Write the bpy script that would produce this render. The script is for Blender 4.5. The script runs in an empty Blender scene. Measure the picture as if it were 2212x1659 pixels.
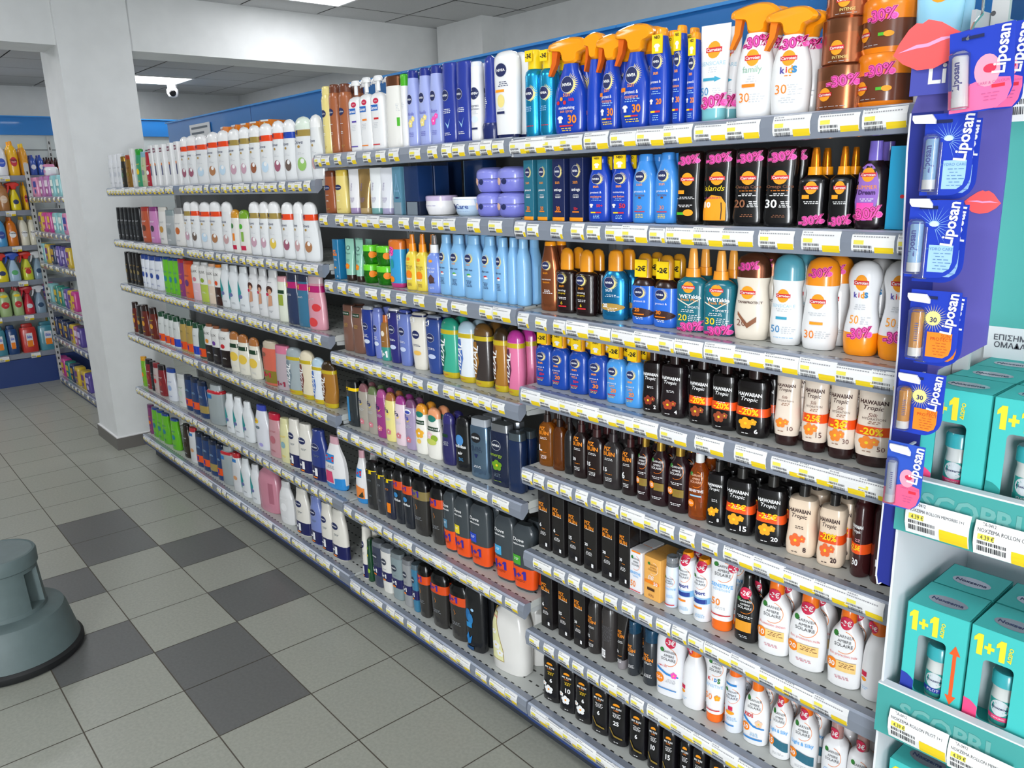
import bpy, math, random
from math import sin, cos, pi, radians
from mathutils import Vector, Matrix
from mathutils.geometry import tessellate_polygon
random.seed(7)
S = bpy.context.scene
COL = S.collection
# ---------------------------------------------------------------- camera
CP = Vector((2.06693, -1.38811, 1.75802)); YAW, PIT, ROL, FPX = .866646, .248171, -.028363, 1731.31
FW = Vector((-sin(YAW)*cos(PIT), cos(YAW)*cos(PIT), -sin(PIT)))
_r = Vector((cos(YAW), sin(YAW), 0)); _u = _r.cross(FW)
RT = _r*cos(ROL)+_u*sin(ROL); UP = RT.cross(FW)
cam = bpy.data.objects.new('camera', bpy.data.cameras.new('camera')); COL.objects.link(cam)
M = Matrix((RT, UP, -FW)).transposed().to_4x4(); M.translation = CP
cam.matrix_world = M
cam.data.sensor_width = 36; cam.data.lens = FPX/2212*36; cam.data.clip_start = .05
S.camera = cam
def proj(P):
    d = Vector(P)-CP; z = d.dot(FW)
    return 1106+FPX*d.dot(RT)/z, 829.5-FPX*d.dot(UP)/z
def ray(px, py): return FW+RT*((px-1106)/FPX)-UP*((py-829.5)/FPX)
def at(px, py, y=None, x=None, z=None):
    d = ray(px, py)
    t = (y-CP.y)/d.y if y is not None else (x-CP.x)/d.x if x is not None else (z-CP.z)/d.z
    return CP+d*t
def xat(px, y, z):
    a, b = -8., 1.95
    for _ in range(40):
        m = (a+b)/2
        if proj((m, y, z))[0] < px: a = m
        else: b = m
    return (a+b)/2
def zat(py, x, y):
    a, b = -.5, 3.2
    for _ in range(40):
        m = (a+b)/2
        if proj((x, y, m))[1] > py: a = m
        else: b = m
    return (a+b)/2
# ---------------------------------------------------------------- world, exposure
S.view_settings.view_transform = 'Standard'; S.view_settings.look = 'None'
S.view_settings.gamma = 1; S.view_settings.use_curve_mapping = False
S.view_settings.exposure = 0.13
W = bpy.data.worlds.new('world'); S.world = W; W.use_nodes = True
W.node_tree.nodes['Background'].inputs[0].default_value = (.75, .85, 1, 1)
W.node_tree.nodes['Background'].inputs[1].default_value = .35
PANEL_E = 12.5
def lamp(name, loc, rot, sx, sy, e, c=(1, 1, 1)):
    l = bpy.data.lights.new(name, 'AREA'); l.shape = 'RECTANGLE'; l.size = sx; l.size_y = sy; l.energy = e; l.color = c
    o = bpy.data.objects.new(name, l); COL.objects.link(o); o.location = loc; o.rotation_euler = rot; return o
lamp('daylight_door', (3.9, -4.2, 1.25), (radians(90), 0, radians(33)), .75, 2.3, 165, (.93, .97, 1))
lamp('daylight_window', (4.7, -1.6, 1.6), (radians(90), 0, radians(90)), 2.6, 1.7, 38, (.95, .98, 1))
# ---------------------------------------------------------------- materials
def lin(h):
    h = int(h, 16); v = [((h >> s) & 255)/255 for s in (16, 8, 0)]
    return tuple(c/12.92 if c <= .04045 else ((c+.055)/1.055)**2.4 for c in v)+(1,)
MC = {}
def mat(k, rough=.35, metal=0., trans=0., emit=0, noise=0, bump=0, coat=0, nscale=60):
    key = (k, rough, metal, trans, emit, noise, bump, coat)
    if key in MC: return MC[key]
    m = bpy.data.materials.new('m_'+k); m.use_nodes = True; nt = m.node_tree; b = nt.nodes['Principled BSDF']
    b.inputs['Base Color'].default_value = lin(k); b.inputs['Roughness'].default_value = rough
    b.inputs['Metallic'].default_value = metal; b.inputs['Transmission Weight'].default_value = trans
    b.inputs['Coat Weight'].default_value = coat
    if emit: b.inputs['Emission Color'].default_value = lin(k); b.inputs['Emission Strength'].default_value = emit
    if noise or bump:
        tc = nt.nodes.new('ShaderNodeTexCoord'); n = nt.nodes.new('ShaderNodeTexNoise'); n.inputs['Scale'].default_value = nscale
        n.inputs['Detail'].default_value = 4; nt.links.new(tc.outputs['Object'], n.inputs['Vector'])
        if noise:
            mx = nt.nodes.new('ShaderNodeMix'); mx.data_type = 'RGBA'; mx.blend_type = 'MULTIPLY'
            mr = nt.nodes.new('ShaderNodeMapRange'); mr.inputs['From Min'].default_value = .35; mr.inputs['From Max'].default_value = .65
            mr.inputs['To Min'].default_value = 1-noise; mr.inputs['To Max'].default_value = 1+noise*.5
            nt.links.new(n.outputs['Fac'], mr.inputs['Value']); mx.inputs['Factor'].default_value = 1
            mx.inputs['A'].default_value = lin(k); nt.links.new(mr.outputs['Result'], mx.inputs['B'])
            nt.links.new(mx.outputs['Result'], b.inputs['Base Color'])
        if bump:
            bp = nt.nodes.new('ShaderNodeBump'); bp.inputs['Strength'].default_value = bump; bp.inputs['Distance'].default_value = .002
            nt.links.new(n.outputs['Fac'], bp.inputs['Height']); nt.links.new(bp.outputs['Normal'], b.inputs['Normal'])
    MC[key] = m; return m
C = dict(w='f2f2f2', k='15151a', dk='0c0b0c', nv='1a2558', bl='1743b8', bb='2f63d8', lb='5fb0ee', sk='9cc8ea', cy='2aa7d8', tq='1f9a9a', te='2b8f86', or_='f7870f', oc='ffa114', rd='d3262e', cr='cf1f4a',
  pk='ff4fb4', mg='8d1147', ye='f5d21c', yl='f3e08a', yw='ffd400', go='b8923f', gd='8b7326', br='6d3a24', bn='8f5a3c', cu='a8633f', wb='451a1c', gn='4db526', gg='2f7d2f', dg='123a20', gr='8b9096', lg='c9ccd0', sv='b4b8bd',
  lv='a9b4ea', pu='5b4aa8', pp='7b76cf', li='b9a7c9', cm='efe6d3', ct='e9d3b8', pi='e8a7b5', sa='f0715a', bk='211e1f', am='b5701a', ma='7a1530', mm='a01f6c', vi='41205f', db='12224c', sb='7fa8c4', gy='6f7d86', ol='8fae2d', pe='f3c7a8', rs='d77f8c', au='e8891a', bx='1c1a1b', tt='4aa7a5')
def c2(k): return C.get(k, k)
def mt(k):
    if k.startswith('M'): return mat(c2(k[1:]), .22, .75)          # metallic
    if k.startswith('T'): return mat(c2(k[1:]), .08, 0, .75)        # translucent
    if k.startswith('P'): return mat(c2(k[1:]), .6)                 # matt print
    return mat(c2(k), .24, coat=.25)
# ---------------------------------------------------------------- object helpers
def link(o, parent=None):
    COL.objects.link(o)
    if parent is not None: o.parent = parent
    return o
def tag(o, label=None, cat=None, group=None, kind=None):
    if label: o['label'] = label
    if cat: o['category'] = cat
    if group: o['group'] = group
    if kind: o['kind'] = kind
    return o
def empty(name, loc, rz=0, label=None, cat=None, group=None):
    o = bpy.data.objects.new(name, None); o.empty_display_size = .03; link(o); o.location = loc; o.rotation_euler = (0, 0, rz)
    return tag(o, label, cat, group)
class MB:
    def __init__(s): s.v = []; s.f = []; s.m = []; s.mats = []
    def mi(s, m):
        if m not in s.mats: s.mats.append(m)
        return s.mats.index(m)
    def add(s, vs, fs, m):
        b = len(s.v); i = s.mi(m); s.v += [tuple(v) for v in vs]; s.f += [tuple(b+k for k in f) for f in fs]; s.m += [i]*len(fs)
    def box(s, a, b, m):
        x0, y0, z0 = a; x1, y1, z1 = b
        s.add([(x0, y0, z0), (x1, y0, z0), (x1, y1, z0), (x0, y1, z0), (x0, y0, z1), (x1, y0, z1), (x1, y1, z1), (x0, y1, z1)],
              [(0, 3, 2, 1), (4, 5, 6, 7), (0, 1, 5, 4), (1, 2, 6, 5), (2, 3, 7, 6), (3, 0, 4, 7)], m)
    def prism(s, pts, y0, y1, m):      # outline in xz (counterclockwise seen from -y), extruded in y
        n = len(pts)
        s.add([(x, y0, z) for x, z in pts]+[(x, y1, z) for x, z in pts],
              [tuple(range(n)), tuple(reversed(range(n, 2*n)))]+[(i, i+n, (i+1) % n+n, (i+1) % n) for i in range(n)], m)
    def tube(s, path, r, m, seg=8):
        P = [Vector(p) for p in path]; vs = []; fs = []
        for i, p in enumerate(P):
            d = (P[min(i+1, len(P)-1)]-P[max(i-1, 0)]).normalized(); a = d.orthogonal().normalized(); b = d.cross(a)
            vs += [p+(a*cos(t*2*pi/seg)+b*sin(t*2*pi/seg))*r for t in range(seg)]
            if i: fs += [((i-1)*seg+t, (i-1)*seg+(t+1) % seg, i*seg+(t+1) % seg, i*seg+t) for t in range(seg)]
        fs += [tuple(reversed(range(seg))), tuple(range(len(vs)-seg, len(vs)))]
        s.add(vs, fs, m)
    def mesh(s, name, smooth=True):
        me = bpy.data.meshes.new(name); me.from_pydata(s.v, [], s.f)
        for m in s.mats: me.materials.append(m)
        me.polygons.foreach_set('material_index', s.m)
        if smooth:
            me.polygons.foreach_set('use_smooth', [True]*len(s.f)); me.update(); me.set_sharp_from_angle(angle=radians(38))
        me.update(); return me
    def obj(s, name, parent=None, smooth=False, **k):
        o = bpy.data.objects.new(name, s.mesh(name, smooth)); link(o, parent); return tag(o, **k)
def bev(o, w, seg=2):
    b = o.modifiers.new('b', 'BEVEL'); b.width = w; b.segments = seg; b.limit_method = 'ANGLE'; return o
# ---------------------------------------------------------------- lettering
TX = {}
def text(s, bold=0., shear=0.):
    key = (s, bold, shear)
    if key in TX: return TX[key]
    if s == '1+1':
        g = [(0, .6), (0, .78), (.2, 1), (.46, 1), (.46, 0), (.17, 0), (.17, .68)]; vs = []; fs = []
        for dx in (0, 1.12): fs += [(len(vs), len(vs)+1, len(vs)+6), (len(vs)+1, len(vs)+2, len(vs)+6), (len(vs)+2, len(vs)+3, len(vs)+4), (len(vs)+2, len(vs)+4, len(vs)+5), (len(vs)+2, len(vs)+5, len(vs)+6)]; vs += [(x+dx, y) for x, y in g]
        for x0, y0, x1, y1 in ((.54, .36, .71, .52), (.87, .36, 1.04, .52), (.71, .19, .87, .69)): b = len(vs); vs += [(x0, y0), (x1, y0), (x1, y1), (x0, y1)]; fs.append((b, b+1, b+2, b+3))
        TX[key] = ([((x-.79)/1.58, (y-.5)/1.58) for x, y in vs], fs); return TX[key]
    c = bpy.data.curves.new('t', 'FONT'); c.body = s; c.resolution_u = 2; c.size = 1; c.align_x = 'CENTER'; c.align_y = 'CENTER'
    c.offset = bold; c.shear = shear; c.fill_mode = 'FRONT'
    o = bpy.data.objects.new('t', c); me = bpy.data.meshes.new_from_object(o)
    vs = [(v.co.x, v.co.y) for v in me.vertices]; fs = [tuple(p.vertices) for p in me.polygons]
    if vs:
        xs = [v[0] for v in vs]; ys = [v[1] for v in vs]; w = max(xs)-min(xs); cx = (max(xs)+min(xs))/2; cy = (max(ys)+min(ys))/2
    else: w = 1; cx = cy = 0
    vs = [((x-cx)/w, (y-cy)/w) for x, y in vs]           # normalised to width 1, centred
    bpy.data.objects.remove(o); bpy.data.curves.remove(c); bpy.data.meshes.remove(me)
    TX[key] = (vs, fs); return TX[key]
# ---------------------------------------------------------------- lofted containers
def ring(a, b, n, seg, z, oy=0.):
    R = []
    for i in range(seg):
        t = 2*pi*(i+.5)/seg; c, s_ = cos(t), sin(t)
        R.append((a*math.copysign(abs(c)**(2/n), c), oy+b*math.copysign(abs(s_)**(2/n), s_), z))
    return R
def lerp(prof, z):
    if z <= prof[0][0]: return prof[0][1:3]
    for p, q in zip(prof, prof[1:]):
        if z <= q[0]:
            t = (z-p[0])/max(q[0]-p[0], 1e-6); return (p[1]+(q[1]-p[1])*t, p[2]+(q[2]-p[2])*t)
    return prof[-1][1:3]
def loft(mb, prof, n, seg, m, oy=0.):
    vs = []; fs = []
    for i, (z, a, b) in enumerate(prof):
        vs += ring(a, b, n, seg, z, oy)
        if i: fs += [((i-1)*seg+t, (i-1)*seg+(t+1) % seg, i*seg+(t+1) % seg, i*seg+t) for t in range(seg)]
    fs += [tuple(reversed(range(seg))), tuple(range(len(vs)-seg, len(vs)))]
    mb.add(vs, fs, m)
def smoothp(pr):            # Catmull-Rom through the given outline, corners kept where points nearly coincide
    out = []
    P = [p if len(p) == 3 else (p[0], p[1], p[1]) for p in pr]
    for i in range(len(P)-1):
        p1, p2 = P[i], P[i+1]; out.append(p1)
        if p2[0]-p1[0] < .07: continue
        p0 = P[i-1] if i and P[i][0]-P[i-1][0] > .03 else p1; p3 = P[i+2] if i+2 < len(P) and P[i+2][0]-P[i+1][0] > .03 else p2
        for t in (.33, .67):
            out.append(tuple(.5*((2*p1[k])+(-p0[k]+p2[k])*t+(2*p0[k]-5*p1[k]+4*p2[k]-p3[k])*t*t+(-p0[k]+3*p1[k]-3*p2[k]+p3[k])*t**3) if k else p1[0]+(p2[0]-p1[0])*t for k in range(3)))
    out.append(P[-1]); return out
def refine(pts, fs, L):
    pts = list(pts); tr = []
    for f in fs:
        if len(f) == 3: tr.append(tuple(f))
        elif len(f) == 4: tr += [(f[0], f[1], f[2]), (f[0], f[2], f[3])]
        else: tr += [tuple(f[i] for i in t) for t in tessellate_polygon([[Vector((pts[i][0], pts[i][1], 0)) for i in f]])]
    for _ in range(4):
        mid = {}; out = []; ch = False
        def m_(a, b):
            k = (a, b) if a < b else (b, a)
            if k not in mid:
                if abs(pts[a][0]-pts[b][0]) <= L and abs(pts[a][1]-pts[b][1]) <= L*3: mid[k] = None
                else: mid[k] = len(pts); pts.append(((pts[a][0]+pts[b][0])/2, (pts[a][1]+pts[b][1])/2))
            return mid[k]
        for a, b, c in tr:
            x, y, z = m_(a, b), m_(b, c), m_(c, a); n = (x is not None)+(y is not None)+(z is not None)
            if n == 0: out.append((a, b, c)); continue
            ch = True
            if n == 3: out += [(a, x, z), (x, b, y), (z, y, c), (x, y, z)]
            elif n == 1: out += [(a, x, c), (x, b, c)] if x is not None else [(a, b, y), (a, y, c)] if y is not None else [(a, b, z), (z, b, c)]
            elif z is None: out += [(x, b, y), (a, x, y), (a, y, c)]
            elif x is None: out += [(z, y, c), (a, b, y), (a, y, z)]
            else: out += [(a, x, z), (x, b, c), (x, c, z)]
        tr = out
        if not ch: break
    return pts, tr
class Dec:                  # printing that follows the front of a container
    def __init__(s, w, d, h, surf, curved=True): s.w, s.d, s.h, s.surf, s.mb, s.lay, s.curved = w, d, h, surf, MB(), 0, curved
    def put(s, pts, fs, m):
        s.lay += 1; e = .0004+.00022*s.lay
        if s.curved: pts, fs = refine(pts, fs, .0085)
        s.mb.add([(x, s.surf(x, z)-e, z) for x, z in pts], fs, m)
    def x(s, u): return u*s.w/2
    def t(s, txt, u, v, size, col, rot=0, bold=0., sh=0., sy=1.):
        vs, fs = text(txt, bold, sh); k = size*s.w; c, n = cos(radians(rot)), sin(radians(rot))
        s.put([(s.x(u)+(x*c-y*sy*n)*k, v*s.h+(x*n+y*sy*c)*k) for x, y in vs], fs, mt('P'+col))
    def e(s, u, v, ru, rv, col, seg=18):
        a, b = ru*s.w, rv*s.w; P = [(s.x(u), v*s.h)]; F = []
        for r in (.5, 1.):
            P += [(s.x(u)+a*r*cos(2*pi*i/seg), v*s.h+b*r*sin(2*pi*i/seg)) for i in range(seg)]
        F = [(0, 1+i, 1+(i+1) % seg) for i in range(seg)]+[(1+i, 1+seg+i, 1+seg+(i+1) % seg, 1+(i+1) % seg) for i in range(seg)]
        s.put(P, F, mt('P'+col))
    def r(s, u0, v0, u1, v1, col, k=6):
        P = []; F = []; q = max(1, min(8, int((v1-v0)*14)))
        for j in range(q+1):
            P += [(s.x(u0+(u1-u0)*i/k), (v0+(v1-v0)*j/q)*s.h) for i in range(k+1)]
        for j in range(q): F += [(j*(k+1)+i, j*(k+1)+i+1, (j+1)*(k+1)+i+1, (j+1)*(k+1)+i) for i in range(k)]
        s.put(P, F, mt('P'+col))
    def l(s, u, v, wd, n, col, gap=.022):       # rows of fine print
        P = []; F = []; rr = random.Random(n*7+int(v*100))
        for j in range(n):
            half = wd*(.5+.5*rr.random()); z0 = (v-j*gap)*s.h; x = s.x(u-half)
            while x < s.x(u+half):
                q = s.w*(.04+.07*rr.random()); b = len(P)
                P += [(x, z0), (x+q, z0), (x+q, z0+s.h*.009), (x, z0+s.h*.009)]; F.append((b, b+1, b+2, b+3)); x += q+s.w*.03
        if P: s.put(P, F, mt('P'+col))
    def p(s, pts, col): s.put([(s.x(u), v*s.h) for u, v in pts], [tuple(range(len(pts)))], mt('P'+col))
    def strip(s, L, R, col):                     # swoosh between two polylines
        n = len(L); s.put([(s.x(u), v*s.h) for u, v in L]+[(s.x(u), v*s.h) for u, v in R], [(i, i+n, i+n+1, i+1) for i in range(n-1)], mt('P'+col))
    def flower(s, u, v, r, col, c2_='ye'):
        for k in range(5):
            a = 2*pi*k/5+.4; s.lay -= 1 if k else 0; s.e(u+2*r*.62*cos(a), v+r*.62*sin(a)*s.w/s.h, r*.5, r*.5, col, 10)
        s.e(u, v, r*.25, r*.25, c2_, 8)
    def ray_(s, u, v, r0, r1, col, n=14, a0=-80, a1=80):
        P = []; F = []
        for k in range(n):
            a = radians(a0+(a1-a0)*k/(n-1)); b = len(P)
            for rr, da in ((r0, -.07), (r1, 0), (r0, .07)): P.append((s.x(u)+rr*s.w*cos(a+da), v*s.h+rr*s.w*sin(a+da)))
            F.append((b, b+1, b+2))
        s.put(P, F, mt('P'+col))
# brand marks as they stand on the packs (writing on things)
def D_niv(D, u, v, r=.24, sun=True):
    if sun: D.e(u+r*.55, v-r*.15*D.w/D.h, r*1.02, r*1.02, 'yl'); D.ray_(u+r*.5, v, r, r*1.45, 'yl')
    D.e(u, v, r*1.06, r*1.06, 'lg'); D.e(u, v, r, r, 'nv'); D.t('NIVEA', u, v, r*1.5, 'w', bold=.03)
def D_car(D, u, v, r=.28):
    D.e(u, v, r*.85, r*.95, 'oc'); D.r(u-r*2.05, v-r*.27*D.w/D.h, u+r*2.05, v+r*.27*D.w/D.h, 'rd', 8); D.t('Carroten', u, v, r*1.85, 'w', bold=.02)
def D_30(D, u, v, s=.8, rot=8, txt='-30%'):
    D.t(txt, u, v, s*1.09, 'ff7ac8', rot, .085); D.t(txt, u, v, s*1.06, 'mg', rot, .055); D.t(txt, u, v, s*1.01, 'pk', rot, .012)
def D_ht(D, u, v, s=.8, col='w'):
    k = D.w/D.h; D.t('HAWAIIAN', u, v, s, col, bold=.035, sy=1.25); D.t('Tropic', u, v-.27*s*k, s*.72, col, sh=.25, bold=.012)
def D_as(D, u, v, s=.75, col='3a3a40', rc='or_'):
    k = D.w/D.h; R = .5*s; seg = 20
    for a in (0,):
        L = [(u+2*R*1.0*cos(radians(-115+200*i/seg)), v-.1*s*k+R*1.02*k*sin(radians(-115+200*i/seg))) for i in range(seg+1)]
        Q = [(u+2*R*1.05*cos(radians(-115+200*i/seg)), v-.1*s*k+R*1.07*k*sin(radians(-115+200*i/seg))) for i in range(seg+1)]
        D.strip(L, Q, rc)
    D.e(u-s*.78, v+.26*s*k, .13*s, .13*s, 'gg', 10)
    D.t('GARNIER', u+.1*s, v+.2*s*k, s*.8, col); D.t('AMBRE', u+.05*s, v-.03*s*k, s*.62, col); D.t('SOLAIRE', u, v-.24*s*k, s*.85, col)
def D_pz(D, u, v, s=.72):
    k = D.w/D.h; D.t('PIZ', u-s*.36, v, s*.62, 'au', bold=.03); D.t('BUIN', u, v-.4*s*k, s, 'au', bold=.03)
def D_st(D, u, v, r, txt='-3€', col='cr'): D.e(u, v, r*1.15, r*1.15, col); D.t(txt, u, v, r*1.85, 'w', bold=.02)
def D_11(D, u, v, s, col='w', bt='δώρο', bc=None):
    D.t('1+1', u, v, s, col, bold=.06)
    if bt: D.t(bt, u, v-s*.42*D.w/D.h, s*.8, bc or col)
# ---------------------------------------------------------------- container shapes (fractions of height, half width, half depth)
def lot(b, c, nk=.86, cw=.5, n=2.6): return [('bottle', b, [(0, .9), (.025, 1), (.55, 1), (.72, .86, .95), (nk-.02, cw+.05, .74), (nk, cw, .7)], n), ('cap', c, [(nk, cw+.02, .72), (.985, cw, .7), (1, cw-.06, .62)], 2.3)]
def slim(b, c, nk=.84, cw=.62): return [('bottle', b, [(0, .92), (.02, 1), (.5, .97), (.7, .84, .95), (nk, cw, .85)], 2.5), ('cap', c, [(nk, cw+.02, .87), (.985, cw, .85), (1, cw-.08, .7)], 2.2)]
def dov(b, c): return [('bottle', b, [(0, .86), (.02, .93), (.22, 1), (.5, .9, .96), (.72, .74, .9), (.8, .72, .88)], 2.3), ('cap', c, [(.8, .76, .9), (.88, .74, .86), (.94, .64, .74), (.98, .42, .5), (1, .1, .12)], 2.1)]
def rnd(b, c, nk=.8, cw=.42): return [('bottle', b, [(0, .82), (.02, .93), (.3, 1), (.55, .95), (.68, .82, .95), (nk-.03, cw+.06, .7), (nk, cw, .62)], 2.5), ('cap', c, [(nk, cw+.03, .66), (.98, cw, .62), (1, cw-.05, .5)], 2.1)]
def sq(b, c, nk=.8, cw=.4, n=4): return [('bottle', b, [(0, .9), (.02, 1), (.3, .97), (.5, .93), (.7, .96), (nk-.05, .9, .92), (nk-.01, .55, .7), (nk, cw, .6)], n), ('cap', c, [(nk, cw, .6), (1, cw-.04, .55)], 2)]
def tube(b, c, ch=.14): return [('cap', c, [(0, .72, .9), (.01, .76, .96), (ch, .78, 1)], 2.2), ('tube', b, [(ch, .8, .98), (.45, .88, .8), (.75, .96, .42), (.95, 1, .1), (1, 1, .07)], 2.3)]
def box(b, n=26): return [('carton', b, [(0, 1), (1, 1)], n)]
def cyl(b, c, sh=.78, cw=.7): return [('can', b, [(0, .96), (.01, 1), (sh, 1), (sh+.05, .9), (sh+.08, cw)], 2), ('cap', c, [(sh+.08, cw+.04), (.98, cw), (1, cw-.1)], 2)]
def dome(b, c, j=.72): return [('bottle', b, [(0, .84), (.02, .9), (.2, 1), (.42, .93), (.6, .84), (j-.02, .92), (j, .94)], 2.3), ('cap', c, [(j, .95), (.86, .92), (.95, .74), (.99, .4), (1, .1)], 2)]
def jar(b, l, ls=.66): return [('jar', b, [(0, .78), (.04, .86), (ls*.6, 1), (ls, .98)], 2), ('lid', l, [(ls, 1.0), (.96, 1.0), (1, .94)], 2)]
def jug(b, c): return [('bottle', b, [(0, .93), (.02, 1), (.6, 1), (.78, .8), (.86, .5), (.9, .36)], 2.8), ('cap', c, [(.9, .38, .6), (.99, .36, .56), (1, .3, .5)], 2)]
def spy(b, c, j=.7, nz=None, cl=None):         # finger spray: body, collar, nozzle, clear overcap
    P = [('bottle', b, [(0, .9), (.02, 1), (.25, .96), (.45, 1), (j-.06, .97), (j-.01, .62), (j, .5)], 3), ('collar', c, [(j, .5, .62), (j+.1, .46, .58)], 2), ('nozzle', nz or c, [(j+.1, .34, .42), (.96, .26, .34), (1, .2, .26)], 2)]
    return P
def band(col, v0, v1, name='promo_band'): return [(name, col, (v0, v1), 0)]
TY = {}
def K(key, name, cat, desc, w, h, d, parts, deco=None, extra=None): TY[key] = (name, cat, desc, w, h, d, parts, deco, extra)
def e_trig(w, h, d, col, tcol='e0671a', j=.74):
    def f():
        m = MB(); H = h*(1-j); z0 = h*j; t = d*.33
        pts = [(-.22, 0), (.24, 0), (.26, .38), (.5, .46), (.62, .62), (.55, .8), (.36, 1), (.05, 1.06), (-.3, 1.0), (-.66, .86), (-.68, .6), (-.5, .56), (-.26, .5)]
        P = [(x*w, z0+z*H) for x, z in pts]
        for _ in range(2): P = [q for a, b in zip(P, P[1:]+P[:1]) for q in ((a[0]*.78+b[0]*.22, a[1]*.78+b[1]*.22), (a[0]*.22+b[0]*.78, a[1]*.22+b[1]*.78))]
        n = len(P); vs = []; fs = []
        for y, s_ in ((-t, .84), (-t*.6, 1), (t*.6, 1), (t, .84)):
            cx, cz = sum(p[0] for p in P)/n, sum(p[1] for p in P)/n
            vs += [(cx+(x-cx)*s_, y, cz+(z-cz)*s_) for x, z in P]
        for q in range(3): fs += [(q*n+i, (q+1)*n+i, (q+1)*n+(i+1) % n, q*n+(i+1) % n) for i in range(n)]
        fs += [tuple(range(n)), tuple(reversed(range(3*n, 4*n)))]
        m.add(vs, fs, mt(col)); g = MB()
        g.prism([(-.56*w, z0+.58*H), (-.38*w, z0+.54*H), (-.44*w, z0+.05*H), (-.62*w, z0-.42*H), (-.7*w, z0-.4*H), (-.58*w, z0+.1*H)], -t*.5, t*.5, mt(tcol))
        return [('trigger_head', m.mesh('trigger_head')), ('trigger', g.mesh('trigger'))]
    return f
def e_pump(w, h, d, col, j=.78):
    def f():
        m = MB(); loft(m, [(h*(j+.02), w*.11, w*.11), (h*.93, w*.1, w*.1)], 2, 12, mt(col)); loft(m, [(h*.93, w*.26, w*.2), (h*.97, w*.3, w*.24), (h, w*.22, w*.18)], 2, 14, mt(col))
        m.tube([(0, 0, h*.955), (-w*.42, 0, h*.955), (-w*.5, 0, h*.935)], w*.055, mt(col)); return [('pump_head', m.mesh('pump_head'))]
    return f
def e_tag(w, h, d, z0, z1, tx, ws=.5, ty='y'):   # yellow neck tag
    def f():
        m = MB(); m.box((-w*ws/2, -d*.47-.003, h*z0), (w*ws/2, -d*.47, h*z1), mt('Pyw')); y = -d*.47-.0036
        def put(s, x, z, k, c, b=.04):
            vs, fs = text(s, b); m.add([(x+a*k, y, z+q*k) for a, q in vs], fs, mt('P'+c))
        if ty == 'y': put(tx, 0, h*(z0+z1)/2, w*ws*.85, 'k')
        else:
            put('NEO', 0, h*(z1*.85+z0*.15), w*ws*.55, 'k'); zc = h*(z0*.7+z1*.3); a = w*ws*.3
            m.add([(x*a, y, zc+z*a) for x, z in [(-.5, -.8), (.5, -.8), (.5, .2), (.75, 0), (1, .4), (.45, .85), (-.45, .85), (-1, .4), (-.75, 0), (-.5, .2)]], [tuple(range(10))], mt('Pw'))
        return [('neck_tag', m.mesh('neck_tag'))]
    return f
def shirt(D, u, v, s, num, nc='or_'):
    k = D.w/D.h; a = s*.5
    D.p([(u+x*a*2, v+z*a*k) for x, z in [(-.5, -.8), (.5, -.8), (.5, .2), (.75, 0), (1, .4), (.45, .85), (-.45, .85), (-1, .4), (-.75, 0), (-.5, .2)]], 'w'); D.t(num, u+.75, v, .26, nc, bold=.03)
def sunbl(num, sub='protect &', sub2='moisture', nc='or_', kid=0):
    def f(D):
        v = .66; D_niv(D, -.1, v, .2); D.t('sun', -.1, v-.12, .24, 'oc', bold=.02)
        D.t(sub, -.1, v-.21, .5, 'w', bold=.01); D.t(sub2, -.1, v-.27, .5, 'oc', bold=.01); D.l(-.1, v-.31, .5, 2, 'sk'); shirt(D, -.5, .25, .2, num, nc)
        D.r(-.55, .135, -.1, .155, 'yw'); D.r(-.1, .135, .4, .155, 'rd'); D.l(-.05, .1, .45, 3, 'sk')
    return f
def sunsm(num, nc='or_', hi=.5):
    def f(D):
        D_niv(D, -.2, hi, .2); D.t('sun', -.2, hi-.12, .26, 'oc', bold=.02); D.t('protect &', -.2, hi-.2, .45, 'w'); D.l(-.2, hi-.24, .4, 2, 'oc'); D.t(num, 0, hi-.32, .28, nc, bold=.03); D.r(-.6, hi-.4, .2, hi-.385, 'rd'); D.l(-.2, hi-.42, .35, 2, 'ye')
    return f
N = 'lotion_bottle'; B_ = 'bottle'
# ---- nearest bay
def f(D): D_niv(D, -.1, .5, .26); D.l(-.2, .34, .4, 3, 'sk'); D.l(0, .12, .5, 1, 'rd')
K('ae', 'aerosol_can', 'spray can', 'metallic blue sunscreen aerosol with yellow cap', .055, .2, .055, cyl('Mcy', 'ye', .7, .66), f, e_tag(.055, .2, .055, .86, .985, '-3€', .42))
def f(D):
    D_niv(D, 0, .52, .19); D.t('sun', 0, .41, .22, 'oc'); D.t('kids', .3, .36, .16, 'cr', bold=.03)
    for i, c in enumerate(('rd', 'oc', 'rd')): D.e(-.55+i*.22, .33+.04*(i == 1), .05, .05, c, 8)
    D.t('moisturising', 0, .27, .5, 'w', bold=.01); D.t('sun spray', 0, .23, .4, 'oc'); shirt(D, -.4, .15, .2, '30'); D.r(-.45, .075, .4, .09, 'rd'); D.l(0, .05, .4, 2, 'ye')
K('tk', 'trigger_spray', 'spray bottle', 'blue childrens sun spray with orange trigger head', .085, .19, .045, [('bottle', 'bl', [(0, .88), (.02, .95), (.2, 1), (.45, .93, .95), (.62, .6, .8), (.74, .4, .66)], 2.5)], f, e_trig(.085, .19, .045, 'oc'))
def f(D): 
    D_niv(D, -.05, .52, .19); D.t('sun', -.05, .42, .22, 'oc'); D.r(-.75, .36, -.4, .4, 'or_'); D.t('protect &', 0, .35, .45, 'w', bold=.01); D.t('moisture', 0, .31, .45, 'oc'); D.l(0, .28, .45, 2, 'sk'); shirt(D, -.4, .19, .2, '30'); D.r(-.45, .11, 0, .125, 'yw'); D.r(0, .11, .45, .125, 'rd'); D.l(0, .08, .4, 2, 'ye')
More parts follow.
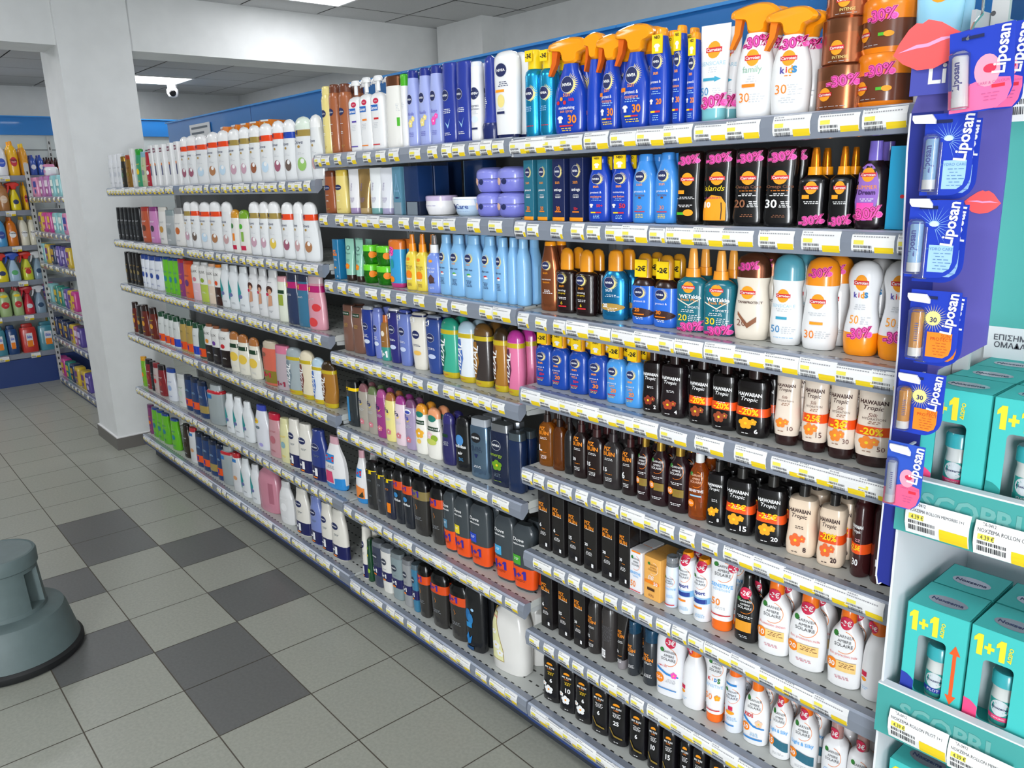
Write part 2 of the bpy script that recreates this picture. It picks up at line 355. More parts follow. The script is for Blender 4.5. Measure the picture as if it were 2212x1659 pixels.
K('tb', 'trigger_spray', 'spray bottle', 'blue sun spray with orange trigger head', .085, .205, .045, [('bottle', 'bl', [(0, .84), (.02, .9), (.22, 1), (.45, .93, .95), (.62, .6, .8), (.74, .4, .66)], 2.5)], f, e_trig(.085, .205, .045, 'oc'))
K('tc', 'trigger_spray', 'spray bottle', 'blue sun spray with trigger head turned sideways', .055, .205, .05, [('bottle', 'bl', [(0, .9), (.02, 1), (.45, .95), (.62, .75, .8), (.74, .55, .66)], 2.5)], lambda D: (D_niv(D, -.75, .52, .15), D.t('30', -.75, .2, .2, 'or_')), e_trig(.06, .205, .06, 'oc'))
for k_, nn in (('l2', '20'), ('l3', '30')):
    K(k_, N, B_, 'blue sun lotion bottle with orange cap, marked '+nn, .062, .2, .04, lot('bl', 'oc', .92, .52), sunbl(nn), e_tag(.062, .2, .04, .74, .93, 'NEO', .5, 's'))
def f(D): D_car(D, 0, .74, .26); D.t('SENSICARE', 0, .6, .8, '9fc6d8'); D.l(0, .55, .35, 3, 'lg'); D.r(-.6, .42, .3, .45, '38a0c0'); D.p([(.2, .405), (.62, .435), (.2, .465)], '38a0c0'); D.t('50', -.45, .31, .3, '2a86c0'); D.l(.35, .33, .25, 5, 'lg'); D_30(D, .05, .2, .85)
K('st', 'cream_tube', 'tube', 'white sunscreen tube with pale teal cap', .075, .205, .04, tube('w', '7cc4cc', .13), f)
def wf(word, cols):
    def f(D):
        D_30(D, .1, .67, .66); D_car(D, 0, .53, .2)
        if word == 'kids':
            for i, (ch, c) in enumerate(zip('kids', ('4a3fa0', 'rd', 'oc', '2a86c0'))): D.t(ch, -.27+.2*i, .42, .12 if ch != 'i' else .035, c, bold=.03)
            D.l(0, .36, .3, 1, 'or_'); D.t('30', -.3, .24, .3, 'or_'); D.l(.3, .27, .3, 5, 'lg'); D.l(0, .15, .4, 3, 'lg')
        else:
            D.t('family', 0, .42, .5, '8fb8a0'); D.l(0, .36, .3, 3, 'lg'); D.r(-.5, .27, .2, .3, 'or_'); D.t('30', -.35, .18, .28, 'or_'); D.l(.2, .2, .3, 4, 'lg')
    return f
for k_, wd in (('wf', 'family'), ('wk', 'kids')):
    K(k_, 'trigger_spray', 'spray bottle', 'white trigger sun spray, orange head, marked '+wd, .085, .22, .05, [('bottle', 'w', [(0, .86), (.02, .93), (.28, 1), (.5, .92), (.65, .7, .9), (.75, .5, .75)], 2.4)], wf(wd, 0), e_trig(.085, .22, .05, 'oc', 'f08018', .74))
def f(D): D_car(D, -.1, .42, .16); D.l(0, .2, .4, 1, 'gn'); D.l(0, .1, .6, 1, 'lg'); D.r(.3, .3, .6, .36, 'cm')
K('jb', 'tanning_jar', 'jar', 'copper brown tanning gel jar', .09, .08, .09, [('jar', 'Mcu', [(0, .95), (.03, 1), (.68, 1)], 2), ('lid', 'Mbn', [(.68, 1), (.97, 1), (1, .95)], 2)], lambda D: (D_car(D, -.05, .36, .15), D.t('INTENSE', .1, .15, .3, 'yl'), D.l(0, .06, .6, 1, 'lg')))
K('js', 'tanning_jar', 'jar', 'copper brown tanning gel jar with pink discount sticker', .09, .08, .09, TY['jb'][6], lambda D: (D_car(D, -.45, .36, .14), D_30(D, .2, .64, .55, 5), D.l(-.3, .08, .5, 1, 'lg')))
K('jo', 'tanning_jar', 'jar', 'orange and brown tanning gel jar with pink sticker', .098, .09, .098, [('jar', 'or_', [(0, .95), (.1, 1)], 2), ('wrap', 'br', [(.1, 1), (.6, 1)], 2), ('lid', 'or_', [(.6, 1.02), (.95, 1.02), (1, .97)], 2)],
  lambda D: (D_car(D, -.5, .36, .13), D_30(D, .15, .68, .5, 5), D.r(.1, .3, .35, .36, 'gn'), D.e(.45, .33, .08, .05, 'oc'), D.l(-.2, .14, .5, 1, 'lg')))
K('tl', 'cream_tube', 'tube', 'light blue sunscreen tube with orange disc', .07, .19, .04, tube('9ad4ee', 'w', .13), lambda D: (D_car(D, 0, .8, .3), D.l(0, .5, .5, 3, 'w')))
def xb(col, n, c1, nc):
    return lambda D: (D_niv(D, -.1, .8, .25), D.t('sun', -.1, .62, .35, 'oc'), D.t(c1, 0, .5, .62, 'w', bold=.02), D.l(0, .42, .5, 3, 'w'), D.t(n, 0, .2, .3, nc, bold=.02), D.r(-.5, .14, .5, .16, 'or_'), D.r(-1, 0, 1, .06, 'oc'))
K('x3', 'cream_carton', 'box', 'teal sun cream carton marked 30', .038, .135, .03, box('2a6f86'), xb(0, '30', 'protect &', 'or_'))
K('x5', 'cream_carton', 'box', 'teal sun cream carton marked 50', .038, .135, .03, box('2a6f86'), xb(0, '50', 'protect &', 'or_'))
K('n3', 'cream_carton', 'box', 'navy face sun cream carton marked 30', .045, .14, .03, box('1b2653'), xb(0, '30', 'anti-age', 'or_'))
K('n5', 'cream_carton', 'box', 'navy face sun cream carton marked 50+', .048, .142, .03, box('1b2653'), xb(0, '50+', 'anti-age', 'rd'))
K('b5', N, B_, 'blue sun lotion bottle with neck tag, marked 50+', .058, .165, .038, lot('bl', 'bl', .9, .52), sunbl('50+', nc='rd'), e_tag(.058, .165, .038, .8, 1., 'NEO', .4, 's'))
K('bk', N, B_, 'blue childrens sun lotion with neck tag', .058, .165, .038, lot('bl', 'bl', .9, .52), sunbl('50', 'moisturising', 'sun lotion', 'rd'), e_tag(.058, .165, .038, .8, 1., 'NEO', .5, 's'))
for k_, nn in (('c2', '20'), ('c3', '30')):
    K(k_, N, B_, 'light blue sun lotion bottle, marked '+nn, .06, .165, .04, lot('3f8fe0', '3f8fe0', .9, .52), lambda D, nn=nn: (D_niv(D, -.2, .68, .2), D.t('sun', -.2, .56, .25, 'oc'), D.t('protect &', -.15, .46, .5, 'w'), D.t('bronze', -.15, .41, .4, 'br'), D.e(-.15, .37, .06, .04, 'br'), D.t(nn, -.15, .23, .2, 'or_'), D.r(-.6, .16, .3, .175, 'rd'), D.l(-.15, .12, .4, 3, 'ye')))
WV = [(0, .9), (.02, .95), (.12, 1), (.3, .9, .95), (.48, .86, .9), (.66, .9, .95), (.76, .92)]
def co(v):
    def f(D):
        D_30(D, 0, .88, .75); D_car(D, 0, .62, .24)
        if v == 1: D.p([(-.85, .06), (.6, .06), (.6, .28), (.3, .38), (-.3, .4), (-.85, .3)], 'oc'); D.t('10', -.55, .27, .22, 'w', bold=.05); D.t('islands', -.2, .49, .7, 'ye', sh=.3); D.t('SUPERDRY', -.2, .36, .5, 'mm'); D.strip([(.3, .07), (.34, .2), (.3, .3)], [(.36, .07), (.4, .2), (.36, .3)], 'k')
        elif v == 0: D.r(-.7, .42, -.2, .47, 'oc'); D.l(-.1, .37, .7, 2, 'w'); D.l(-.1, .26, .7, 2, 'w'); D.r(-.7, .13, -.1, .165, 'gn'); D.e(.15, .16, .18, .12, 'oc')
        else: D.t('Omega Care', 0, .5, .75, 'bn'); D.l(0, .45, .5, 1, 'or_'); D.l(0, .41, .6, 2, 'w'); D.t('20' if v == 2 else '30', -.45, .29, .36, 'bn' if v == 2 else 'w', bold=.02); D.l(.3, .31, .3, 4, 'w'); D.l(0, .14, .5, 2, 'bn')
    return f
for i in range(4): K('o%d' % i, 'tanning_oil', B_, 'black wavy tanning oil bottle with pink sticker'+(', carrot picture', ', orange island label', ', brown number 20', ', white number 30')[i], .066, .17, .042, [('bottle', 'dk', WV, 2.8), ('cap', '1a0d0c', [(.76, .93), (.98, .9), (1, .8)], 2.8)], co(i))
K('cs', 'oil_spray', 'spray bottle', 'small black tanning oil with orange spray nozzle', .055, .155, .038, spy('dk', 'oc', .66, 'Mau'), lambda D: (D_car(D, 0, .5, .24), D.r(-.6, .36, -.1, .41, 'oc'), D.l(0, .32, .5, 2, 'w'), D_30(D, .1, .09, .8)))
K('cp', 'tanning_oil', B_, 'black tanning oil bottle with purple cap and label', .068, .175, .045, [('bottle', '1c0e14', [(0, .86), (.02, .92), (.2, 1), (.5, .9), (.68, .8), (.78, .45)], 2.5), ('cap', '7a68c8', [(.78, .4), (1, .36)], 2)], lambda D: (D.e(-.2, .42, .36, .85, '9a6cc8'), D_car(D, -.15, .62, .22), D.t('SUMMER', -.2, .48, .62, 'oc'), D.t('Dream', -.15, .42, .5, 'vi', bold=.04), D.r(-.7, .1, .3, .3, 'pk'), D.l(-.2, .34, .4, 2, 'w'), D_30(D, -.1, .18, .85)))
K('bxl', 'cream_carton', 'box', 'bright blue upright carton', .04, .17, .035, box('2a9fcc'), lambda D: D.e(.4, .4, .1, .1, 'rd'))
K('nb', N, B_, 'copper brown sun lotion bottle', .055, .2, .036, lot('Mcu', 'oc', .94, .52), lambda D: (D_niv(D, -.2, .66, .2), D.t('sun', -.2, .55, .25, 'oc'), D.t('carotene', -.1, .46, .5, 'w'), D.t('lotion', -.1, .42, .35, 'oc'), D.l(0, .3, .5, 3, 'w')))
RIB = [(0, .9), (.03, 1)]+[(.06+.05*i, 1 if i % 2 else .95) for i in range(12)]+[(.64, .9), (.67, .6)]
def rb(s): return [(a*.98, b) for a, b in RIB]
K('no', 'oil_spray', 'spray bottle', 'dark brown ribbed sun oil with domed orange cap', .058, .175, .04, [('bottle', '1d0d0c', RIB, 2.6), ('cap', 'e8951a', [(.67, .62), (.9, .6), (.97, .45), (1, .15)], 2)], lambda D: (D_niv(D, -.3, .54, .2), D.t('sun', -.2, .42, .26, 'oc'), D.t('tanning', -.2, .35, .4, 'w'), D.t('oil spray', -.2, .31, .4, 'ye'), D.l(-.1, .24, .5, 2, 'w'), D.t('6', -.2, .16, .09, 'ye'), D.r(-.5, .1, .3, .12, 'rd')))
K('nm', 'oil_spray', 'spray bottle', 'metallic blue sun spray with domed orange cap', .068, .175, .045, [('bottle', 'M2c8fc8', [(0, .88), (.03, .96), (.3, 1), (.58, .98), (.67, .75), (.7, .6)], 2.3), ('cap', 'e8951a', [(.7, .55), (.92, .53), (.98, .4), (1, .15)], 2)], lambda D: (D_niv(D, -.2, .54, .2), D.t('sun', -.2, .43, .26, 'w'), D.l(0, .36, .5, 2, 'w'), D.e(-.05, .19, .48, .14, 'go'), D.t('20', -.5, .21, .2, 'w', bold=.04), D.l(0, .17, .4, 3, 'w')))
for k_, nn in (('z2', '20'), ('z3', '30')):
    K(k_, 'oil_spray', 'spray bottle', 'blue bronze sun oil with euro discount cap, marked '+nn, .062, .19, .042, [('bottle', '2f70dc', [(0, .88), (.03, .96), (.3, .98), (.55, 1)], 2.5), ('shoulder', '2a1512', [(.55, .98), (.62, .8), (.66, .5)], 2.4), ('cap', 'c98a1c', [(.66, .55), (.92, .55), (.98, .4), (1, .2)], 2)], lambda D, nn=nn: (D_niv(D, -.2, .46, .2), D.t('protect &', -.1, .33, .5, 'w'), D.e(-.05, .17, .5, .2, '3a1c18'), D.t(nn, -.3, .21, .22, 'or_', bold=.03), D.r(-.6, .14, .3, .155, 'or_'), D.l(-.1, .1, .4, 2, 'w')), e_tag(.062, .19, .042, .68, .92, '-2€', .5))
for k_, nn in (('w2', '20'), ('w3', '30')):
    K(k_, 'oil_spray', 'spray bottle', 'teal wet skin sun spray with orange nozzle, marked '+nn, .066, .2, .042, spy('1b6f80', 'ffa028', .66, 'ffb04a'), lambda D, nn=nn: (D_car(D, -.05, .54, .22), D.t('WETskin', .05, .43, .72, 'w', bold=.03), D.t('fresh Mist', .05, .39, .6, 'oc'), D.strip([(-.8, .4), (0, .33), (.8, .42)], [(-.8, .385), (0, .315), (.8, .41)], 'cm'), D.t('+ SPORTS', .25, .3, .5, 'w'), D.l(-.1, .26, .5, 2, 'w'), D.t(nn, -.4, .17, .32, 'ye', bold=.01), D.l(.3, .2, .3, 4, 'w'), D_30(D, .1, .06, .85)))
K('r1', 'sun_milk', B_, 'cream sun milk bottle with metallic brown domed cap', .072, .2, .052, dome('e9dfcf', 'M7a4a34'), lambda D: (D_30(D, -.15, .85, .6), D_car(D, -.1, .55, .22), D.t('TAN&PROTECT', .05, .44, .7, '5a4038', bold=.03), D.strip([(-.6, .33), (0, .2), (.5, .28)], [(-.6, .29), (0, .14), (.5, .22)], 'bn'), D.t('20', -.35, .2, .28, '7a4a3a')))
K('r2', 'sun_milk', B_, 'white sun milk bottle with pale blue domed cap', .074, .208, .052, dome('w', '58a4b8'), lambda D: (D_car(D, -.05, .55, .22), D.t('SENSICARE', 0, .44, .7, 'a8cede'), D.l(0, .4, .45, 2, 'lg'), D.r(-.4, .29, .3, .32, '38a0c0'), D.t('50', -.4, .18, .3, '2a86c0'), D.l(.3, .2, .3, 4, 'lg'), D.l(0, .08, .5, 1, 'sk')))
K('r3', 'sun_milk', B_, 'white sun milk bottle with orange domed cap', .082, .212, .055, dome('w', 'ff9a1c', .7), lambda D: (D_30(D, 0, .84, .62), D_car(D, 0, .53, .22), D.l(0, .4, .5, 2, 'lg'), D.r(-.35, .28, .4, .31, 'oc'), D.t('30', -.35, .17, .3, 'or_'), D.l(.3, .2, .3, 4, 'lg')))
KD = [(0, .8), (.03, .92), (.15, 1), (.25, 1)]
K('kd', 'sun_milk', B_, 'white hourglass childrens sun milk with orange base', .095, .215, .058, [('base', 'ff9a10', KD, 2.3), ('bottle', 'f2f2f4', [(.25, 1), (.38, .9), (.52, .78), (.66, .8), (.8, .93), (.9, .86), (.96, .66), (.99, .4), (1, .15)], 2.2)], lambda D: (D_car(D, 0, .78, .2), [D.t(ch, -.3+.2*i, .65, .1 if ch != 'i' else .03, c, bold=.03) for i, (ch, c) in enumerate(zip('kids', ('4a3fa0', 'rd', 'oc', '2a86c0')))], D.l(0, .54, .35, 3, 'lg'), D.t('50', -.25, .39, .26, 'oc'), D.l(.3, .41, .2, 4, 'lg'), D_30(D, .1, .25, .64)))
for k_, nn, nc in (('s1', '50+', 'rd'), ('s2', '20', 'or_'), ('s3', '50+', 'rd'), ('s4', '30', 'or_')):
    cap = [('cap', 'f0a21c', [(.74, .52, .66), (.97, .5, .64), (1, .44, .56)], 2)]
    body = [('bottle', '1646a8', [(0, .88), (.03, .97), (.2, 1), (.35, .96), (.5, 1), (.64, .97), (.71, .75), (.74, .55)], 2.7)]
    K(k_, 'pocket_spray', 'spray bottle', 'small deep blue sun spray marked '+nn, .056, .175, .038, body+cap, sunsm(nn, nc, .54), e_tag(.056, .175, .036, .77, .99, '-2€' if k_ == 's1' else 'NEO', .5, 'y' if k_ == 's1' else 's'))
K('s5', 'pocket_spray', 'spray bottle', 'small light blue sun spray with euro discount cap', .056, .175, .038, [('bottle', '4a9ae2', body[0][2], 2.7)]+cap, sunsm('20', 'or_', .54), e_tag(.056, .175, .036, .77, .99, '-2€', .5))
def ht(nn, col='w', fl='oc', top=.62, n2=None, bd=None):
    def f(D):
        D_ht(D, -.05, top, .72, col); D.l(-.05, top-.2, .3, 2, col)
        if bd: D.t(bd, -.05, .37, .6, 'yw', bold=.03)
        D.flower(-.2, .2, .2, fl, 'ye'); D.flower(.25, .23, .11, fl, 'ye')
        if nn: D.t(nn, .45, .1, .11*len(nn), col, bold=.03)
        D.l(-.2, .05, .3, 1, col)
    return f
SQH = [(0, .86), (.02, .94), (.2, 1), (.4, .93), (.6, .92), (.74, .96), (.8, .88, .9), (.83, .5, .6)]
K('h2', 'tanning_oil', B_, 'black tanning oil with brown flower, marked 2', .06, .165, .042, [('bottle', '14090a', SQH, 3.2), ('cap', '20100f', [(.83, .42, .5), (1, .4, .48)], 2)], ht('2', fl='8a3018'))
K('h4', 'tanning_oil', B_, 'tall black tanning oil with outlined flower, marked 4', .066, .175, .045, [('bottle', '1a1014', SQH, 3.2), ('cap', '20100f', [(.83, .42, .5), (1, .4, .48)], 2)], ht('4', fl='a84020'))
K('hd', 'tanning_oil', B_, 'black tanning oil with orange discount band', .066, .17, .045, [('bottle', '100b0c', SQH, 3.2), ('cap', '20100f', [(.83, .42, .5), (1, .4, .48)], 2)]+band('f4571c', .31, .43), ht('', fl='9a4422', bd='-20%'))
K('h6', 'tanning_oil', B_, 'black protective oil with orange band and yellow flower', .07, .175, .047, [('bottle', '100b0c', SQH, 3.2), ('cap', '20100f', [(.83, .42, .5), (1, .4, .48)], 2)]+band('f4571c', .31, .43), ht('6', bd='-20%', fl='f0a818'))
def hc(nn, bd): return lambda D: (D_ht(D, -.05, .84, .72, '4a2a26'), D.t('Silk', -.05, .68, .25, '7a4a40', sh=.3), D.t('HYDRATION', 0, .63, .6, '5a3a34'), D.l(0, .59, .35, 2, 'bn'), bd and D.t(bd, -.05, .47, .6, 'yw', bold=.03), D.flower(-.25, .32, .2, 'f78a2a'), D.flower(.15, .34, .12, 'f78a2a'), D.t(nn, .5, .25, .2, '6a3a34'), D.l(-.2, .2, .3, 1, 'bn'))
HCP = [('cap', '2c1514', [(0, .78), (.02, .84), (.14, .88)], 2.2), ('bottle', 'f0dfce', [(.14, .9), (.3, 1), (.5, .93), (.7, .88), (.95, .92, .8), (1, .9, .5)], 2.4)]
K('q1', 'sun_lotion', B_, 'slender cream silk lotion standing on brown cap, marked 10', .056, .175, .045, HCP, hc('10', ''))
for k_, nn, bd in (('q2', '15', '-2,5€'), ('q3', '30', '-3€'), ('q5', '50', '-20%')):
    K(k_, 'sun_lotion', B_, 'cream silk lotion with orange band %s, marked %s' % ({'-2,5€': 'two euros fifty', '-3€': 'three euros', '-20%': 'twenty percent'}[bd], nn), .07, .175, .045, HCP+band('f4571c', .41, .53), hc(nn, bd))
def pz(nn, c='w'): return lambda D: (D_pz(D, -.1, .62, .62), D.l(-.1, .47, .55, 2, c), D.t(nn, -.5, .3, .22, c, bold=.03), D.l(-.1, .23, .4, 1, 'au'), D.l(-.1, .17, .5, 3, c))
PS = [(0, .9), (.02, 1), (.55, 1), (.66, .85), (.72, .45)]
def pzs(col, cc): return [('bottle', col, PS, 2.6), ('collar', cc, [(.72, .42, .6), (.84, .4, .56)], 2), ('nozzle', cc, [(.84, .26, .34), (1, .22, .3)], 2)]
K('pa', 'oil_spray', 'spray bottle', 'clear amber tanning oil spray', .052, .185, .038, pzs('Tc9781a', '2a1a18'), pz('L'))
K('pe', 'oil_spray', 'spray bottle', 'unlabelled amber oil spray turned sideways', .046, .18, .034, pzs('T9a5414', '2a1a18'))
K('pk', 'oil_spray', 'spray bottle', 'plain black sun spray turned sideways', .04, .18, .034, pzs('1c1a1c', '221c1e'))
for k_, nn in (('p2', '30'), ('p3', '15'), ('p4', '15'), ('p6', '6')):
    K(k_, 'oil_spray', 'spray bottle', 'dark '+('grey' if k_ == 'p4' else 'brown')+' sun spray with orange lettering'+(', marked '+nn if k_ != 'p4' else ''), .055, .185, .038, pzs('2a2526' if k_ == 'p4' else '1c0d0e', '30262a' if k_ == 'p4' else '3c1a1c'), pz(nn))
def asd(dark, num, t2): return lambda D: (D_as(D, -.02, .6, .66, 'w' if dark else '3a3a40'), D.l(0, .42, .5, 2, 'w' if dark else 'rd'), D.e(-.55, .3, .17, .17, 'or_'), D.t(num, -.55, .3, .2, 'w', bold=.02), D.r(-.25, .23, .75, .34, t2), D.l(.2, .3, .35, 2, 'bn'), D.l(0, .13, .55, 2, 'w' if dark else 'lg'))
K('ga', 'tanning_oil', B_, 'dark plum tanning oil with gold cap', .06, .195, .042, [('bottle', '240e14', [(0, .9), (.02, 1), (.55, 1), (.68, .8), (.78, .42)], 2.6), ('cap', 'Mgo', [(.78, .4, .56), (.99, .38, .52), (1, .34, .46)], 2)], lambda D: (asd(1, '10', 'gd')(D), D_st(D, 0, .97, .17, '-2€')))
K('go', 'tanning_oil', B_, 'clear orange sun oil with white cap', .06, .195, .042, [('bottle', 'Td96c1c', [(0, .9), (.02, 1), (.55, 1), (.68, .8), (.78, .42)], 2.6), ('cap', 'w', [(.78, .42, .58), (1, .4, .54)], 2)], lambda D: (D_as(D, -.02, .58, .66, 'pe'), D.t('SENSITIVE', 0, .41, .75, 'w', bold=.02), D.r(-.6, .33, .6, .35, 'sk'), D.e(-.45, .23, .17, .17, 'or_'), D.t('50+', -.45, .23, .25, 'w'), D_st(D, 0, .97, .17, '-2€')))
HP = lambda c: [('bottle', c, [(0, .86), (.02, .95), (.15, 1), (.35, .9), (.5, .89), (.64, .95), (.7, .85), (.73, .45)], 3.4), ('collar', '22201f', [(.73, .36, .5), (.86, .34, .46)], 2), ('nozzle', 'T55555a', [(.86, .24, .32), (1, .22, .3)], 2)]
K('e8', 'pump_lotion', 'spray bottle', 'black protective spray with yellow flower, marked 8', .058, .2, .045, HP('121012'), ht('8', top=.56, fl='f0a818'))
for k_, nn in (('e5', '15'), ('e6', '20')):
    K(k_, 'pump_lotion', 'spray bottle', 'black protective spray with orange euro band, marked '+nn, .07, .2, .047, HP('121012')+band('f4571c', .29, .4), ht(nn, top=.57, fl='f0a818', bd='-2,5€'))
K('v8', 'pump_lotion', 'spray bottle', 'cream protective spray without band, marked 8', .076, .2, .05, HP('f0d9c0'), ht('8', '3a2020', 'f06a30', .57))
K('v2', 'pump_lotion', 'spray bottle', 'cream protective spray with orange band, marked 20', .076, .2, .05, HP('f0d9c0')+band('f4571c', .29, .4), ht('20', '3a2020', 'f06a30', .57, bd='-20%'))
K('v3', 'aerosol_can', 'spray can', 'glossy dark brown aerosol with orange band, marked 30', .07, .2, .07, cyl('3a1618', '3a1618', .8, .78)+band('f4571c', .28, .4), lambda D: (D_ht(D, -.3, .6, .6), D.l(-.2, .45, .3, 2, 'pi'), D.t('-2,5€', -.3, .35, .5, 'yw', bold=.03), D.t('30', -.25, .18, .3, 'w', bold=.02)))
K('v1', 'aerosol_can', 'spray can', 'dark brown aerosol beside the metal upright, marked 10', .06, .19, .06, cyl('3a1618', '3a1618', .8, .78), lambda D: (D.t('10', -.1, .25, .3, 'w', bold=.02), D.l(0, .1, .4, 1, 'w')))
for k_, nn in (('m1', '6'), ('m2', '15'), ('m3', '20'), ('m4', '30')):
    K(k_, 'lotion_carton', 'box', 'black sun lotion carton with orange lettering, marked '+nn, .052, .185, .04, box('1a1718', 12), lambda D, nn=nn: (D_pz(D, -.1, .78, .68), D.l(0, .67, .6, 1, 'w'), D.t(nn, -.5, .42, .15*len(nn)**.6, 'w', bold=.03), D.l(-.1, .36, .4, 1, 'au'), D.l(-.1, .3, .55, 3, 'w'), D.r(.3, .07, .6, .13, 'w')))
K('gx', 'cream_carton', 'box', 'white sensitive face cream carton, marked 50', .055, .12, .045, box('f0f0f4'), lambda D: (D.r(-1, .96, 1, 1, 'or_'), D_as(D, 0, .75, .72), D.t('SENSITIVE', 0, .47, .85, 'lb', bold=.02), D.l(0, .4, .5, 2, 'lb'), D.t('50', -.35, .2, .42, 'or_', bold=.01), D.r(-.9, .03, .9, .05, 'rd')))
K('gy', 'cream_carton', 'box', 'orange tinted face cream carton beside white one', .055, .12, .045, box('f2b25a'), lambda D: (D_as(D, .1, .78, .6, '8a5a20', 'w'), D.t('BB', -.1, .53, .35, 'w', sh=.3), D.r(-1, .38, 1, .45, 'or_'), D.t('50', .5, .41, .24, 'w', bold=.02), D.r(-.5, .22, .4, .28, '4a2a10'), D.l(0, .12, .4, 3, 'bn')))
K('gs', 'aerosol_can', 'spray can', 'slim pale blue face mist can', .036, .14, .036, cyl('dfe8f6', 'T d0d8e0'.replace(' ', ''), .74, .9), lambda D: (D_as(D, -.1, .55, .8), D.t('SENSITIVE', 0, .38, .9, 'lb'), D.l(0, .25, .5, 3, 'sk'), D.r(-.8, .05, .8, .07, 'rd')))
K('gp', 'aerosol_can', 'spray can', 'white sport sunscreen aerosol with blue bands', .05, .165, .05, cyl('f0f2f6', 'ff9a10', .84, .6), lambda D: (D_as(D, -.1, .68, .75), D.t('sport', -.05, .47, .6, '2a3a90', bold=.03), D.r(-.95, .3, .95, .4, '8ac0e8'), D.r(-.7, .31, .7, .38, '1c3a90'), D.r(-.7, .22, .3, .25, 'or_'), D.l(0, .12, .5, 3, 'sk'), D_st(D, 0, .9, .24)))
K('gt', 'cream_tube', 'tube', 'white sensitive sunscreen tube with orange cap', .064, .19, .045, tube('f2f2f4', 'f87018', .15), lambda D: (D_as(D, 0, .82, .72), D.t('SENSITIVE', 0, .62, .82, 'lb', bold=.02), D.t('advanced', 0, .575, .65, 'sk'), D.t('50', -.35, .4, .36, 'or_', bold=.01), D.l(0, .33, .5, 2, 'lg'), D.r(-.85, .22, .75, .235, 'rd'), D_st(D, .72, .88, .16, '-3')))
K('gb', 'tanning_oil', B_, 'black after tan lotion with red euro sticker', .06, .175, .042, rnd('161416', 'dk', .84), lambda D: (D_as(D, 0, .58, .66, 'w', 'or_'), D_st(D, 0, .74, .2, '-2€'), D.l(0, .4, .55, 2, 'w'), D.r(-.7, .17, .6, .33, 'e89a20'), D.l(0, .1, .4, 2, 'lg')))
for k_, nn, tt in (('g1', '10', 'Protection lotion'), ('g2', '20', 'Sun protection milk'), ('g3', '30', 'Sun protection milk')):
    K(k_, 'sun_milk', B_, 'white sun milk bottle with red euro sticker, marked '+nn, .078, .185, .048, rnd('f2f2f3', 'f87818', .83), lambda D, nn=nn, tt=tt: (D_as(D, -.02, .62, .62), D_st(D, 0, .83, .16), D.t(tt, 0, .43, .78, 'e0504a'), D.e(-.62, .3, .17, .17, 'or_'), D.t(nn, -.62, .3, .2, 'w', bold=.02), D.r(-.35, .23, .75, .36, 'f6cf80'), D.l(.2, .33, .4, 3, 'bn'), D.l(0, .15, .5, 2, 'rs')))
K('gn', 'sun_milk', B_, 'white sun milk bottle seen behind the front one', .078, .185, .048, rnd('e8e8ea', 'f87818', .83))
K('pb', 'aerosol_can', 'spray can', 'dark grey sun spray can with orange lettering', .046, .185, .046, cyl('2a2626', '1c1818', .8, .8), pz('15'))
K('pn', 'aerosol_can', 'spray can', 'dark grey sun spray can turned to its barcode', .046, .185, .046, cyl('3a3636', '1c1818', .8, .8), lambda D: (D.l(0, .6, .7, 12, '55555a'), D.r(-.7, .06, -.1, .2, 'w'), D.l(-.4, .16, .2, 4, 'k')))
K('pt', 'cream_tube', 'tube', 'black sun cream tube with orange lettering', .046, .185, .035, tube('1c1818', '8a8488', .16), pz('50'))
K('pc', 'aerosol_can', 'spray can', 'dark sun spray can with blue cap', .05, .165, .05, cyl('2c3036', 'T3a7ca8', .7, .84), lambda D: (D_pz(D, 0, .55, .6), D.l(0, .42, .4, 2, 'w'), D.l(0, .2, .5, 3, 'w')))
K('gf', 'sun_milk', B_, 'wide white family size sun lotion', .088, .19, .05, [('bottle', 'ececf0', [(0, .92), (.03, .98), (.5, 1), (.85, .97), (.96, .8), (1, .55)], 3.2)], lambda D: (D_st(D, .1, .86, .16), D_as(D, 0, .66, .58), D.t('FAMILY SIZE', -.4, .48, .3, 'rd', bold=.02), D.strip([(-.8, .46), (-.1, .38), (.7, .36)], [(-.8, .42), (-.1, .35), (.7, .34)], '2a86d0'), D.flower(.4, .37, .1, 'pk'), D.e(-.6, .28, .16, .16, 'or_'), D.t('50+', -.6, .28, .22, 'w'), D.l(.2, .28, .4, 3, 'lg'), D.r(-.7, .12, .6, .135, '2a86d0')))
K('gk', 'cream_tube', 'tube', 'white childrens sensitive tube with orange cap', .056, .175, .042, tube('f2f2f4', 'f87018', .14), lambda D: (D_as(D, 0, .86, .7), [D.t(ch, -.5+.32*i, .67, .14 if ch != 'I' else .03, c, bold=.04) for i, (ch, c) in enumerate(zip('KIDS', ('rd', 'or_', '2a86d0', 'gg')))], D.t('SENSITIVE', 0, .58, .85, 'sk'), D.t('50', -.4, .41, .38, 'or_'), D.flower(.45, .41, .13, 'oc'), D.r(-.8, .2, .7, .215, 'rd')))
K('gw', 'aerosol_can', 'spray can', 'white childrens sun spray can with orange neck', .052, .175, .052, cyl('e8ecf4', 'f87018', .8, .66), lambda D: (D_as(D, 0, .62, .75), D.r(-.7, .76, .5, .79, '2a86d0'), D.r(-.3, .37, .2, .43, 'cr'), D.e(-.1, .33, .25, .1, 'oc'), D.l(0, .25, .5, 3, 'sk'), D.r(-.7, .12, .4, .14, '2a86d0')))
K('gv', N, B_, 'plain white sun milk bottle turned sideways', .058, .185, .048, rnd('efeff1', 'f87818', .82, .52), lambda D: (D_st(D, -.4, .9, .17), D.r(-.9, .3, -.5, .36, 'cr'), D.e(-.7, .26, .1, .08, 'oc'), D.l(-.6, .16, .3, 2, 'sk')))
